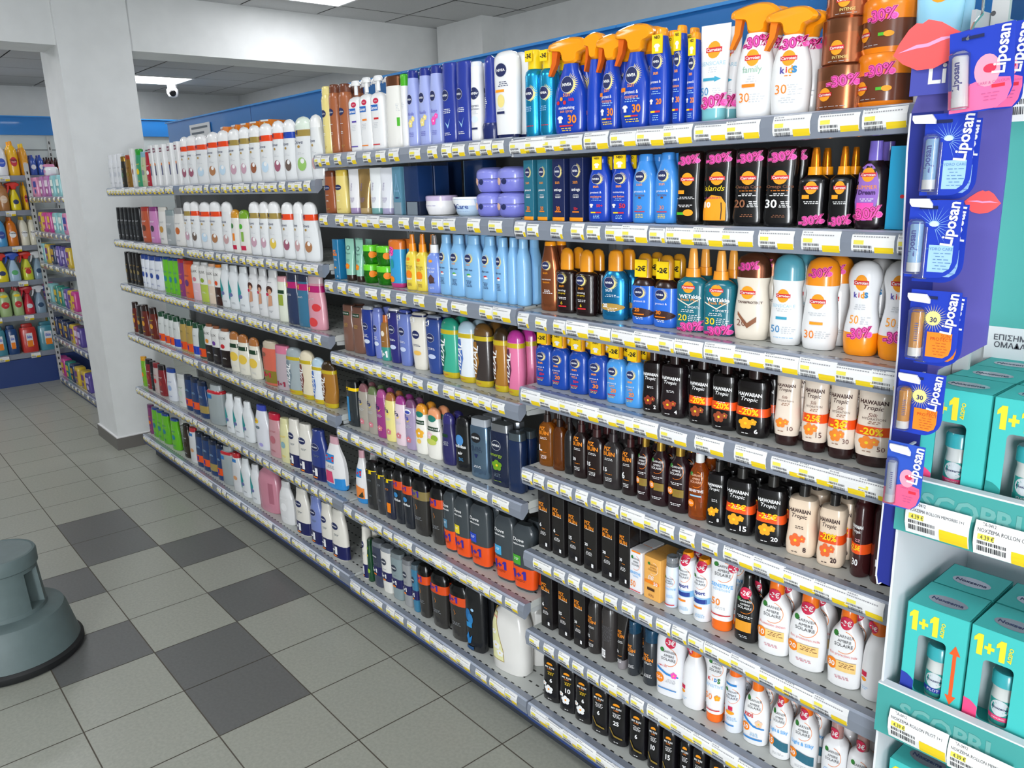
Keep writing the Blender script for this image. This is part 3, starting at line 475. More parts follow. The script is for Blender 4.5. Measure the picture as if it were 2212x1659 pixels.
K('gh', 'sun_milk', B_, 'white childrens sun milk with blue swoosh, marked 30', .072, .175, .048, rnd('f2f2f3', 'f87818', .84), lambda D: (D_as(D, -.02, .66, .6), D.t('KIDS', -.4, .47, .36, 'rd', bold=.04), D.strip([(-.85, .45), (0, .33), (.8, .3)], [(-.85, .4), (0, .3), (.8, .28)], '2a86d0'), D.flower(.4, .37, .13, 'pe'), D.e(-.6, .28, .16, .16, 'or_'), D.t('30', -.6, .28, .2, 'w', bold=.02), D.l(.1, .2, .4, 3, 'sk'), D.r(-.8, .1, .7, .125, '2a86d0')))
for k_, nn in (('gi', '15'), ('gj', '30')):
    K(k_, 'sun_milk', B_, 'white silky sun milk with teal panel, marked '+nn, .074, .18, .048, rnd('f2f2f3', 'f87818', .83), lambda D, nn=nn: (D_as(D, -.02, .64, .6), D_st(D, -.1, .85, .16), D.t('Light & Silky', 0, .43, .8, 'lb', bold=.02), D.p([(-.4, .33), (.85, .27), (.85, .13), (-.4, .2)], '2a6a80'), D.e(-.65, .27, .17, .17, 'or_'), D.t(nn, -.65, .27, .2, 'w', bold=.02), D.l(0, .1, .5, 2, 'lg')))
K('gc', 'sun_milk', 'spray bottle', 'white clear protect spray with orange pump and overcap', .072, .19, .05, [('bottle', 'f0f0f2', [(0, .88), (.03, .96), (.4, 1), (.6, .9), (.68, .5)], 2.5), ('pump', 'f06018', [(.68, .4, .52), (.82, .38, .5), (.96, .26, .34)], 2), ('overcap', 'Tf2f2f2', [(.68, .46, .6), (.99, .44, .56), (1, .4, .5)], 2)], lambda D: (D_as(D, 0, .48, .62), D.t('Clear', -.2, .27, .4, 'lb', sh=.3), D.l(0, .16, .4, 2, 'lg'), D_st(D, -.1, .75, .17)))
def my(nn, v):
    def f(D):
        for a in range(1): D.e(0, .72, .17, .1, 'oc')
        D.r(-.45, .66, .45, .71, '161418'); D.t('MY SUN', 0, .665, .5, 'w', bold=.02); D.t('CARE', 0, .63, .25, 'or_')
        if v: D.l(.1, .57, .35, 3, 'ye'); D.t(nn, .15, .42, .14*len(nn), 'w', bold=.03); D.flower(-.1, .24, .22, 'w', 'oc'); D.flower(-.6, .33, .12, 'w', 'oc')
        else: D.l(0, .57, .4, 4, 'w'); D.t(nn, 0, .4, .14*len(nn), 'w', bold=.03); D.strip([(-.6, .3), (-.2, .18), (.6, .16)], [(-.7, .28), (-.2, .15), (.65, .13)], 'gd')
        D.l(0, .06, .3, 1, 'w')
    return f
for k_, nn, v in (('y1', '6', 1), ('y2', '10', 1), ('y3', '6', 0), ('y4', '25', 0), ('y5', '10', 0), ('y6', '15', 0), ('y7', '30', 0)):
    K(k_, 'tanning_oil', B_, 'black sun oil, %s, marked %s' % ('white flowers' if v else 'gold swoosh', nn), .062, .185, .045, sq('100e12', 'f79a14', .86, .38, 3), my(nn, v))
# ---- third bay
vs = lambda c='nv': (lambda D: (D.e(-.2, .6, .3, .22, 'nv'), D.t('Vaseline', -.2, .6, .5, 'w'), D.l(-.2, .42, .4, 1, 'w'), D.l(-.2, .3, .3, 2, 'w'), D.l(-.2, .1, .3, 2, 'go')))
K('va', 'aerosol_can', 'spray can', 'pale yellow body spray can', .046, .185, .046, cyl('ead98a', 'ead98a', .8, .8), vs())
K('vb', 'aerosol_can', 'spray can', 'copper brown body spray can with dark cap', .046, .185, .046, cyl('a8623c', 'br', .8, .8), vs())
K('vc', N, B_, 'brown cocoa lotion bottle', .05, .19, .034, slim('9a5430', 'br', .86, .8), vs())
K('vd', N, B_, 'pale yellow lotion bottle', .055, .19, .036, slim('ecd680', 'e0c050', .86, .8), vs())
for k_, c, n_ in (('sx', 'pu', 'purple'), ('sy', 'or_', 'orange'), ('sz', 'rd', 'red')):
    K(k_, 'pump_lotion', 'pump bottle', 'white pump lotion with blue square and %s mark' % n_, .055, .185, .036, [('bottle', 'w', [(0, .94), (.02, 1), (.7, 1), (.75, .8), (.78, .35)], 3.5)], lambda D, c=c: (D.e(.1, .66, .2, .13, 'cr'), D.t('NEW', .1, .66, .2, 'w'), D.r(-.75, .53, .35, .61, '1c6ac0'), D.t('Sanex', -.2, .57, .5, 'w', bold=.02), D.r(-.3, .41, .4, .435, c), D.l(-.1, .36, .35, 4, 'lg'), D.r(-.7, .06, .4, .075, c)), e_pump(.055, .185, .036, 'w'))
K('wb', N, B_, 'white cream bottle with metallic brown cap', .062, .18, .04, slim('f0eee8', 'M8a5a40', .86, .84), lambda D: (D.r(.55, .3, .8, .42, 'gn'), D.l(.6, .6, .15, 5, 'lg')))
K('wg', N, B_, 'white slim bottle with green cap', .035, .19, .03, slim('w', 'gn', .84, .9), lambda D: D.l(0, .6, .3, 4, 'lg'))
for k_, fl, n_ in (('la', 'yl', 'yellow blossom'), ('lc', 'pk', 'pink blossom')):
    K(k_, N, B_, 'lavender body lotion with navy cap and '+n_, .06, .205, .036, slim('a9b4ea', '27348a', .9, .62), lambda D, fl=fl: (D_niv(D, -.15, .62, .22, False), D.t('Rose' if fl == 'pk' else 'Vanilla', 0, .43, .5, '6a6ac0', sh=.3), D.flower(-.1, .3, .18, fl, 'w'), D.flower(.35, .36, .12, fl, 'w'), D.l(0, .17, .5, 3, '6a6ac0')))
K('na', N, B_, 'glossy navy body lotion bottle', .062, .21, .04, slim('2a3c9c', '2a3c9c', .9, .86), lambda D: (D_niv(D, -.3, .6, .22, False), D.l(-.1, .42, .5, 3, 'w'), D.strip([(-.4, .27), (0, .22), (.3, .31)], [(-.4, .27), (0, .18), (.3, .31)], 'sk'), D.l(-.1, .12, .4, 2, 'w')))
K('ne', N, B_, 'narrow white body lotion bottle', .045, .21, .034, slim('w', 'e8ecf6', .94, .8), lambda D: (D_niv(D, 0, .6, .36, False), D.t('Express', 0, .44, .7, 'nv'), D.t('Hydration', 0, .4, .75, 'nv'), D.l(0, .36, .5, 2, 'lg'), D.e(0, .27, .3, .2, 'dfeaf6'), D.r(-.6, .14, .5, .165, 'nv')))
K('ng', N, B_, 'dark blue bottle with wide rounded base', .062, .215, .045, [('base', '1c2a66', [(0, .95), (.16, 1), (.2, .88)], 2.3), ('bottle', '2a3c9c', [(.2, .85), (.3, .72), (.6, .62), (.9, .6), (.97, .5), (1, .2)], 2.2)], lambda D: D.l(-.4, .5, .1, 8, 'w'))
K('nh', N, B_, 'white conditioner bottle standing on navy cap', .068, .215, .04, [('cap', 'nv', [(0, .8), (.04, .84)], 2.3), ('bottle', 'w', [(.04, .9), (.3, .96), (.8, 1), (.93, .95), (.98, .7), (1, .3)], 2.5)], lambda D: (D_niv(D, -.15, .78, .24, False), D.l(0, .64, .5, 3, 'nv'), D.r(-.7, .53, .1, .56, 'oc'), D.e(-.2, .43, .16, .24, 'yl'), D.l(-.2, .33, .4, 1, 'lg'), D.r(-.6, .28, .1, .31, 'nv')))
def tb_(c, cc, txt='', tc='7a6a9a'): return tube(c, cc, .13), lambda D: (D.t(txt or 'Crema', -.3, .6, .6, tc, 90, sh=.2), D.l(-.1, .35, .4, 5, tc))
for k_, c, cc, n_ in (('ta', 'ecebee', 'a48fb8', 'white cream tube with mauve cap'), ('tb2', 'Mc9a468', 'b59a6a', 'metallic gold cream tube'), ('td', 'eceff0', '76a8a4', 'white cream tube with sea green cap'), ('tf', 'e6e8ee', 'a9a4c4', 'slim white cream tube with yellow sticker')):
    q = tb_(c, cc); K(k_, 'cream_tube', 'tube', n_, .05, .18, .036, q[0], q[1])
K('cb', 'cream_carton', 'box', 'teal cream carton with pale drop pattern', .05, .2, .04, box('5c8ea6'), lambda D: (D.strip([(-.9, .35), (-.3, .6), (0, .85)], [(-.85, .35), (-.22, .6), (.04, .85)], 'sk'), D.strip([(.9, .35), (.3, .6), (0, .85)], [(.85, .35), (.22, .6), (-.04, .85)], 'sk'), D.t('SHAPE', 0, .5, .6, 'sk'), D.r(-.4, .34, .4, .37, '2a3a6a'), D.r(-1, 0, 1, .26, '8a9aa6')))
K('cd', 'display_case', 'box', 'tall clear case with dark blue glossy panel', .1, .195, .06, [('panel', '0c1c36', [(0, 1), (.28, 1)], 26), ('case', '16305c', [(.28, 1), (1, 1)], 26)], lambda D: (D.r(-.98, .0, -.92, 1, 'sk'), D.r(-1, 0, 1, .27, '76828c')))
K('jw', 'cream_jar', 'jar', 'white cream jar with lilac lid', .1, .06, .1, jar('f0eef0', 'c9b8d8', .74), lambda D: D.l(-.2, .5, .6, 2, 'pu'))
K('jc', 'cream_jar', 'jar', 'white and pale blue care cream jar', .09, .055, .09, [('jar', 'c4dcf2', [(0, .62), (.1, .74), (.85, .98), (.9, 1)], 2), ('lid', 'f6f6f8', [(.9, 1.02), (1, .99)], 2)], lambda D: (D.r(-.8, .55, .8, .88, 'f2f4f8'), D.t('Care', .05, .5, .42, '2a4a9a', bold=.01), D.e(-.6, .48, .11, .11, 'nv'), D.l(0, .25, .5, 2, '7a9ac8')))
K('jl', 'cream_jar', 'jar', 'periwinkle body cream jar', .085, .068, .085, [('jar', '7f82d8', [(0, .75), (.08, .86), (.4, 1), (.52, .98)], 2), ('lid', '8a8ede', [(.54, 1), (.8, .98), (.92, .86), (1, .6)], 2)], lambda D: (D.e(-.55, .42, .12, .12, 'pe'), D.e(-.05, .42, .1, .1, 'nv'), D.l(.4, .42, .3, 1, 'w')))
K('ap', 'cream_carton', 'box', 'blue after sun carton with orange lettering', .042, .15, .035, box('1f78a8', 10), lambda D: (D.t('PIZ', -.2, .7, .45, 'or_', bold=.04), D.t('BUIN', -.1, .62, .7, 'or_', bold=.04), D.l(-.1, .5, .5, 2, 'w'), D.r(-.5, .27, .1, .31, 'oc'), D.r(.3, .05, .6, .1, 'w')))
K('at', 'cream_tube', 'tube', 'mint after sun tube with brown cap', .042, .155, .035, tube('93c9b4', '33241e', .14), lambda D: (D.e(-.1, .78, .22, .2, '2a4a4a'), D.e(-.1, .78, .16, .14, '93c9b4'), D.t('Tropic', -.1, .65, .6, '2a5a54', sh=.2), D.l(0, .5, .4, 3, 'te'), D.flower(-.1, .35, .24, 'or_')))
K('ag', 'cream_jar', 'jar', 'bright green after sun gel jar', .06, .068, .06, jar('T39b81c', '6cd82c', .68), lambda D: (D.t('Aloe', -.2, .45, .5, '1c5a10', sh=.2, bold=.02), D.e(.75, .5, .14, .2, 'or_')))
K('ak', 'cream_tube', 'tube', 'blue childrens tube with orange cap, leaning', .056, .165, .04, [('tube', '3aa0d8', [(0, .8), (.06, .9), (.4, .94), (.8, 1)], 2.4), ('cap', 'e07828', [(.8, 1.0), (.97, .98), (1, .8)], 2.3), ('promo_band', 'c43a80', (0, .09), 0)], lambda D: (D_30(D, -.5, .76, .55, -10, '-3'), D.e(-.2, .5, .1, .3, 'tq'), D.t('KIDS', -.35, .66, .3, 'w', 90), D.e(-.4, .17, .2, .2, 'or_')))
K('as', 'oil_spray', 'spray bottle', 'slender dark blue bottle behind the tubes', .03, .16, .03, slim('1f6a98', '1f6a98'))
SPR = [('bottle', 'f0d84c', [(0, .94), (.02, 1), (.5, 1), (.64, .84), (.7, .5)], 2.8), ('collar', 'ff9a1c', [(.7, .52, .62), (.84, .48, .58)], 2), ('nozzle', 'f08a20', [(.84, .34, .42), (1, .28, .36)], 2)]
K('ay', 'pocket_spray', 'spray bottle', 'yellow after sun spray with orange nozzle', .056, .185, .038, SPR, lambda D: (D.e(-.2, .56, .16, .1, 'or_'), D.l(-.2, .49, .3, 1, 'or_'), D.t('after sun', -.1, .44, .6, 'bn'), D.l(0, .4, .45, 2, 'bn'), D.e(-.1, .28, .26, .26, 'or_'), D.t('INSECT', -.1, .2, .5, 'w', bold=.03), D.l(0, .12, .4, 3, 'bn')))
K('al', 'pocket_spray', 'spray bottle', 'periwinkle blue after sun spray with white nozzle', .06, .185, .038, [('bottle', '7f9ae6', SPR[0][2], 2.8), ('collar', 'w', SPR[1][2], 2), ('nozzle', 'Tlg', SPR[2][2], 2)], lambda D: (D.e(-.1, .56, .14, .08, 'oc'), D.t('after sun', -.1, .44, .6, 'w'), D.l(0, .38, .4, 2, 'w'), D.p([(-.5, .26), (-.1, .33), (.4, .26), (.3, .18), (-.3, .16)], '5a3a34'), D.t('monoi', 0, .19, .5, 'k', sh=.3), D.l(0, .1, .4, 2, 'w')))
for k_, c in (('a1', 'rd'), ('a2', 'gn')):
    K(k_, N, B_, 'pale blue after sun lotion, %s mark' % ('green' if c == 'gn' else 'red'), .06, .19, .038, lot('86bce8', '8cc0ea', .86, .55), lambda D, c=c: (D_niv(D, -.25, .64, .2), D.t('sun', -.2, .54, .22, 'oc'), D.t('after sun', -.2, .46, .5, 'nv', bold=.01), D.e(-.15, .38, .11, .05, c), D.e(-.05, .36, .13, .05, 'w'), D.l(-.15, .28, .4, 5, 'nv')))
K('a3', N, B_, 'pale blue after sun bottle turned sideways', .045, .19, .038, lot('86bce8', '8cc0ea', .86, .55))
K('bp', 'shampoo_bottle', B_, 'brown shower gel in clear wrap', .06, .18, .04, slim('7a5648', '6a4638', .88, .9), lambda D: (D.r(-.9, .78, .5, .86, 'dg'), D.t('PALMOLIVE', -.2, .82, .6, 'w'), D.l(-.1, .6, .4, 4, 'go')))
def nv_(band_, num=None):
    def f(D):
        D_niv(D, -.15, .6, .24, False); D.l(-.1, .43, .45, 3, 'w'); D.e(0, .3, .26, .16, 'd4dcec')
        if band_: D_11(D, -.45, .87, .45)
    return f
def w11(b, c='nv', v0=.76, v1=.96): return b+band(c, v0, v1)
SHG = lambda b, c: [('bottle', b, [(0, .72), (.02, .78), (.3, .9), (.6, .98), (.9, 1), (.93, .9)], 2.4), ('cap', c, [(.93, .86), (.98, .8), (1, .6)], 2.2)]
K('g4', 'shower_gel', B_, 'plain navy shower gel', .052, .19, .036, SHG('22388e', 'sv'), nv_(0))
K('g5', 'shower_gel', B_, 'periwinkle shower gel with white oval', .052, .19, .036, SHG('7482c8', '7482c8'), nv_(0))
K('g6', 'shower_gel', B_, 'brown and teal argan bottle with 1+1 print', .052, .17, .036, [('base', '3f9a8e', [(0, .95), (.3, 1)], 2.6), ('bottle', '9a6a34', [(.3, 1), (.75, .95), (.84, .7)], 2.6), ('cap', 'c86a28', [(.84, .55), (1, .5)], 2)], lambda D: (D.e(0, .6, .2, .2, 'cm'), D.l(0, .42, .4, 1, 'w'), D.t('1+1', 0, .15, .75, 'w', bold=.03)))
for k_, b, bc, n_ in (('g7', '2c2c78', 'e6e6ea', 'dark violet'), ('g8', '6f80c4', '4a5ab0', 'periwinkle'), ('g9', 'e9e4d8', 'cfcac0', 'cream white'), ('g0', '2f4a92', '8a94a8', 'royal blue')):
    K(k_, 'shower_gel', B_, n_+' shower gel with navy 1+1 band', .06, .2, .038, w11(SHG(b, bc)), (lambda D, k_=k_: (D_niv(D, -.1, .62, .24, False), D.l(-.1, .44, .45, 2, 'w' if k_ != 'g9' else 'nv'), D.e(0, .3, .24, .14, 'f0c060' if k_ == 'g9' else 'c8d4f0'), D_11(D, -.5, .88, .42))))
def vid(c, panel, capc): return [('bottle', c, [(0, .78), (.02, .84), (.3, 1), (.6, .98), (.82, .92)], 2.3), ('cap', capc, [(.82, .93), (.9, .88), (.96, .66), (.99, .4), (1, .15)], 2), ('promo_band', 'c8b020', (.74, .81), 0), ('promo_band', 'c8b020', (.0, .1), 0)], (lambda D: (D.strip([(-.92, .12), (-.95, .4), (-.88, .7)], [(-.5, .12), (-.02, .4), (-.3, .72)], panel), D.t('VIDAL', -.55, .42, 1.5, 'w', 84, sh=.2, bold=.02, sy=.8), D.l(-.2, .05, .4, 1, 'rd')))
for k_, c, p_, cc, n_ in (('v4', '3fae92', '1f6a58', '2a9a80', 'sea green'), ('v5', 'e6ecf2', '4a74c0', 'b8d0e0', 'white and blue'), ('v6', '3a3230', '9a6a24', '6a4a20', 'dark brown and gold'), ('v7', 'a9742c', '6a3a14', '3a2a14', 'amber gold'), ('v0', 'e47aa4', '5a2a44', 'c03a9a', 'pink')):
    q = vid(c, p_, cc); K(k_, 'shower_gel', B_, n_+' twin pack shower gel with yellow tape', .066, .2, .045, q[0], q[1])
K('f0', 'shower_gel', B_, 'black mens shower gel with yellow 1+1 band', .055, .185, .036, [('bottle', '2a3034', [(0, .9), (.02, 1), (.85, 1)], 3), ('cap', '101214', [(.85, .98), (1, .9)], 3)]+band('yw', .8, .87), lambda D: (D.r(-.85, .1, -.25, .66, '3a8ac0'), D_11(D, -.6, .83, .35, 'k', None)))
def fa(tc='nv'): return lambda D: (D.t('Fa', -.35, .64, .42, tc, bold=.02), D.strip([(-.3, .56), (0, .58), (.3, .62)], [(-.3, .55), (0, .56), (.3, .62)], 'ye'), D.l(-.1, .48, .4, 3, 'lg'), D.flower(-.1, .2, .22, 'rs', 'w'))
for k_, b, c, tc, n_ in (('f1', 'a8a094', '8a5a60', 'nv', 'taupe shower gel with red cap'), ('f2', 'a8a094', '6a7a50', 'nv', 'taupe shower gel with green cap'), ('f3', '9a3a80', 'b05090', 'nv', 'magenta shower gel'), ('f4', 'ece090', 'a86838', 'nv', 'yellow shower gel with brown cap'), ('f5', 'ecd6de', 'a03a8a', 'nv', 'pink and white shower gel'), ('f6', 'a898b8', '7a4a70', '3a4ab0', 'lilac shower gel with round sticker')):
    K(k_, 'shower_gel', B_, n_, .05, .19, .034, [('bottle', b, [(0, .9), (.02, .96), (.3, 1), (.7, .98), (.84, .86)], 2.4), ('cap', 'T'+c if 0 else c, [(.84, .84), (.92, .74), (.98, .5), (1, .2)], 2.1)], (lambda D, k_=k_, tc=tc: (fa(tc)(D), k_ == 'f6' and (D.e(-.1, .76, .3, .2, 'w'), D.e(-.1, .75, .24, .12, '3a4ab0')))))
K('pq', 'shower_gel', B_, 'white and orange shower gel with honey picture', .056, .185, .036, dov('f0ede4', 'e89a2c'), lambda D: (D.e(0, .8, .26, .2, '1f7a6a'), D.r(-.85, .6, .6, .68, 'dg'), D.t('PALMOLIVE', -.12, .64, .68, 'w'), D.flower(-.05, .42, .3, 'f0b030', 'w'), D.e(-.1, .26, .16, .16, 'f4cc60')))
K('pr', 'shower_gel', B_, 'white and peach shower gel with almond picture', .062, .185, .036, dov('f0ede4', 'f0a070'), lambda D: (D.e(0, .8, .26, .2, '1f7a6a'), D.r(-.9, .56, .8, .64, 'dg'), D.t('PALMOLIVE', -.05, .6, .74, 'w'), D.flower(-.3, .46, .2, 'f0c8d0', 'w'), D.e(.3, .42, .2, .2, 'ol'), D.e(-.1, .34, .34, .18, 'c8d060')))
K('ps', 'shower_gel', B_, 'dark indigo shower gel', .052, .185, .036, dov('2c2a60', '302c70'), lambda D: (D.r(-.8, .54, .2, .6, 'dg'), D.l(-.1, .45, .4, 4, 'lg')))
K('ad', 'shower_gel', B_, 'black shower gel with pale blue hand shape', .055, .185, .038, [('bottle', '141518', [(0, .9), (.02, 1), (.5, .96), (.85, .9)], 2.6), ('cap', '101014', [(.85, .88), (.95, .8), (1, .5)], 2.2)], lambda D: (D.e(-.2, .58, .26, .34, '4a8ac8'), D.t('adidas', -.1, .47, .7, 'w', bold=.02), D.t('air', -.1, .34, .3, 'w', bold=.02), D.l(-.1, .24, .3, 3, 'lb')))
K('nr', 'shower_gel', B_, 'translucent steel blue mens shower gel', .062, .2, .042, [('bottle', 'M6f8aa4', [(0, .92), (.02, 1), (.85, 1), (.88, .92)], 4), ('cap', 'aab0b8', [(.88, .9), (1, .86)], 4)], lambda D: (D.e(-.2, .68, .27, .27, 'k'), D.t('NIVEA', -.2, .68, .42, 'w', bold=.03), D.t('PURE', -.2, .5, .55, '3a4a60', bold=.01), D.t('IMPACT', -.1, .46, .6, '3a4a60'), D.p([(-.4, .4), (0, .4), (-.2, .33)], 'nv'), D.l(-.1, .2, .4, 2, 'w')))
K('nu', 'shower_gel', B_, 'dark navy mens shower gel with silver cap', .07, .205, .045, [('bottle', '16203c', [(0, .92), (.02, 1), (.85, 1), (.88, .92)], 4), ('cap', 'Ma0a4aa', [(.88, .9), (1, .86)], 4)], lambda D: (D.e(-.2, .66, .24, .24, 'lg'), D.e(-.2, .66, .225, .225, '16203c'), D.t('NIVEA', -.2, .66, .38, 'w', bold=.03), D.t('energy', -.2, .49, .62, 'ol', bold=.01), D.flower(-.15, .34, .24, '6a9a1c', 'ye'), D.l(-.1, .2, .4, 3, 'gy'), D.l(-.1, .08, .4, 1, 'ol')))
K('nt', 'shower_gel', B_, 'dark blue shower gel at the shelf end', .05, .19, .04, [('bottle', '16284c', [(0, .92), (.02, 1), (.85, 1), (.88, .92)], 4), ('cap', 'Mgy', [(.88, .9), (1, .86)], 4)])
K('sb', 'body_lotion', B_, 'large white body bottle with blue 1+1 badge', .085, .235, .05, [('base', '2a8ad0', [(0, .85), (.02, .92), (.1, .98)], 2.4), ('bottle', 'eceaea', [(.1, .98), (.35, 1), (.6, .85), (.8, .5), (.86, .42)], 2.3), ('cap', 'd8a8b4', [(.86, .42), (1, .38)], 2)], lambda D: (D.r(-.7, .5, .2, .66, '2a8ad0'), D.t('1+1', -.25, .58, .42, 'rd', bold=.07), D.l(-.1, .44, .4, 3, 'gy'), D.p([(-.7, .12), (.1, .12), (0, .34), (-.65, .34)], 'd84a74'), D.p([(.2, .03), (.95, .03), (.95, .24), (.2, .22)], '2a8ad0')))
K('sc', 'body_lotion', B_, 'white body bottle with 1+1 badge and papaya picture', .062, .225, .05, TY['sb'][6], lambda D: (D.r(-.8, .5, .4, .66, '2a8ad0'), D.t('1+1', -.2, .58, .55, 'rd', bold=.07), D.p([(-.7, .1), (.7, .1), (.7, .3), (-.7, .34)], 'f08a3c'), D.p([(-.3, .12), (.6, .12), (.5, .24)], '3a3a24')))
XB = [('bottle', '302f30', [(0, .9), (.02, 1), (.4, .97), (.82, 1)], 3), ('cap', '101010', [(.82, .98), (.95, .94), (1, .7)], 2.4)]
for i, (g_, n_) in enumerate((('gy', 'plain charcoal'), ('gr', 'dark grey'), ('or_', 'dark blue and orange'))):
    K('b%d' % (i+1), 'shower_gel', B_, n_+' mens gel with yellow 1+1 band', .06, .2, .04, [('bottle', ('303030', '38393c', '262a3c')[i], XB[0][2], 3), XB[1]]+band('f0d010', .76, .84), lambda D, g_=g_, i=i: (D_11(D, -.5, .81, .4, 'k', 'δώρο'), D.e(-.1, .62, .16, .06, g_), D.e(-.1, .62, .12, .04, '303030'), i == 2 and D.r(-.2, .14, .5, .34, 'or_'), D.l(-.1, .3, .3, 2, g_)))
for i, (bc, n_) in enumerate((('e0501c', 'slim dark mens gel with orange 1+1 band'), ('e0501c', 'slim black mens gel, blue print, orange band'), ('8a7a4a', 'wide charcoal mens gel with gold 1+1 band'), ('e0501c', 'wide charcoal mens gel with orange 1+1 band'))):
    K('X%d' % (i+1) if i else 'X0', 'shower_gel', B_, n_, .05 if i < 2 else .07, .215, .042, [('bottle', '33312f' if i > 1 else '22262e', [(0, .78), (.02, .84), (.5, .94), (.8, 1)], 2.6), ('cap', '0e0e10', [(.8, 1), (.93, .96), (1, .7)], 2.4)]+band(bc, .66, .82), lambda D, i=i: (D_11(D, -.35, .76, .55, '3a2a9a', 'δώρο', 'c83a10' if bc != 'e0501c' else '8a2a10'), i < 2 and (D.e(-.2, .55, .2, .2, '3a8ac8'), D.t('adidas', -.1, .46, .7, 'w', bold=.02)), i > 1 and (D.strip([(-.3, .56), (-.15, .5), (-.25, .47)], [(-.27, .56), (-.1, .5), (-.25, .465)], 'au'), D.l(-.1, .33, .4, 3, 'gr'))))
for i, (pc, n_) in enumerate((('5a8aa8', 'steel blue'), ('e8d020', 'yellow'), ('2a4ac0', 'royal blue'), ('4aa8d8', 'sky blue'), ('4aa830', 'green'))):
    K('d%d' % i, 'shower_gel', B_, 'grey mens gel, %s patch, orange base' % n_, .072, .225, .045, [('bottle', '3e454a', [(0, .78), (.02, .86), (.3, 1), (.8, 1), (.93, .92), (1, .6)], 3)]+band('ee5418', .04, .36), lambda D, pc=pc: (D.t('Dove', -.3, .78, .5, 'w', sh=.15, bold=.015), D.t('MEN+CARE', -.25, .71, .5, 'w', bold=.03), D.r(-.85, .4, -.1, .54, pc), D.l(-.5, .49, .25, 2, 'w'), D_11(D, -.3, .25, .65, '3a2a9a', 'δώρο', '8a2a10')))
K('dg1', 'shower_gel', B_, 'dark green olive shower gel', .05, .19, .036, slim('1f4a30', '163a24', .86, .7), lambda D: (D.e(-.2, .8, .14, .14, 'ol'), D.r(-.5, .6, 0, .65, 'ye'), D.e(-.1, .26, .3, .2, '9ac83a')))
for i, (c, cc, n_) in enumerate((('3e4458', '6a7078', 'slate blue'), ('e4e2dc', '8a9098', 'white'), ('8a9a9e', '7a8488', 'grey green'), ('9a9c9e', '7a7c80', 'silver grey'), ('3a7a9c', '5a6a74', 'teal blue'))):
    K('e%d' % i if i else 'e0', 'shower_gel', B_, n_+' mens gel with low navy 1+1 band', .056, .2, .04, [('bottle', c, [(0, .8), (.02, .86), (.5, .95), (.9, 1)], 3), ('cap', cc, [(.9, .96), (1, .9)], 3)]+band('20205a', .26, .46), lambda D: (D.e(-.2, .68, .25, .25, '30384a'), D.t('NIVEA', -.2, .68, .4, 'w', bold=.03), D_11(D, -.35, .37, .5, 'w', None), D.r(-.5, .27, 0, .3, 'or_'), D.l(-.1, .52, .3, 1, 'gy')))
K('e9', 'shower_gel', B_, 'tall black gel with blue leaf print', .07, .24, .045, [('bottle', '16181c', [(0, .86), (.02, .94), (.5, 1), (.95, .96), (1, .8)], 3)], lambda D: (D.e(-.5, .58, .14, .34, '1f6aa8'), D.e(-.25, .52, .14, .3, '2a7ab8'), D.r(-.7, .38, -.1, .46, '2a8ac8'), D.e(0, .68, .08, .08, 'sk'), D.p([(-.8, .2), (-.5, .3), (-.4, .2), (-.1, .26), (-.3, .12), (-.6, .1)], '1f7ac0'), D.r(-.8, .02, 0, .07, '1f4a78')))
K('vt', 'liquid_soap_jug', B_, 'large white soap jug with floral label and handle', .115, .27, .085, jug('e4e2de', 'e8e6e2'), lambda D: (D.p([(-.85, .14), (-.05, .14), (-.1, .3), (-.35, .5), (-.5, .66), (-.5, .78), (-.85, .8)], 'a88a30'), D.p([(-.83, .15), (-.08, .15), (-.13, .3), (-.38, .5), (-.53, .66), (-.53, .77), (-.83, .79)], 'e8e6b0'), D.t('Vectra', -.68, .72, .2, 'cr', sh=.3, bold=.02), D.flower(-.55, .34, .12, 'w', 'ye'), D.flower(-.3, .25, .1, 'w', 'ye'), D.flower(-.65, .52, .07, 'w', 'ye')))
# ---- far bays
def dv(bc, spot): return lambda D: (bc and D.t('1+1', -.55, .75, .32, 'nv', bold=.05), D.t('Dove', -.25, .6, .5, 'nv', sh=.15), D.e(-.2, .53, .07, .07, 'go', 8), D.l(-.1, .43, .35, 2, 'lg'), spot and D.e(0, .25, .22, .3, spot, 12), spot and D.e(.1, .3, .1, .12, 'w', 8))
for k_, bc, sp, n_ in (('D0', 'f04a1c', 'a05a70', 'orange band, plum print'), ('D1', 'f04a1c', 'b07a50', 'orange band, almond print'), ('D2', 'f04a1c', 'c4dcee', 'orange band, pale blue print'), ('D3', 'a8904a', 'c8a0b0', 'gold band, rose print'), ('D4', 'a8904a', '9a5a3a', 'gold band, nut print'), ('D5', 'a8904a', 'e8c84a', 'gold band, yellow print'), ('D6', '2448b0', '6a5a50', 'blue band, coconut print'), ('D7', 'a8904a', '9ac86a', 'gold band, cucumber print'), ('D8', '', 'c8a0a0', 'no band'), ('D9', 'f04a1c', '6a5a50', 'orange band, coconut print')):
    K(k_, 'shower_gel', B_, 'white shower cream, '+n_, .075 if k_ != 'D7' else .085, .235, .045, dov('e9ebec', 'f4f4f4' if k_ != 'D7' else 'e6f2e4')+(band(bc, .69, .79) if bc else []), dv(bc, sp))
sim = lambda *a: (lambda D: [D.l(-.1, .6, .4, 2, a[0]), D.e(-.1, .4, .2, .3, a[1]), D.l(-.1, .15, .4, 2, a[0])])
def Q(k, desc, w, h, parts, a='lg', b='lg', nm='shampoo_bottle'): K(k, nm, B_, desc, w, h, .04, parts, sim(a, b))
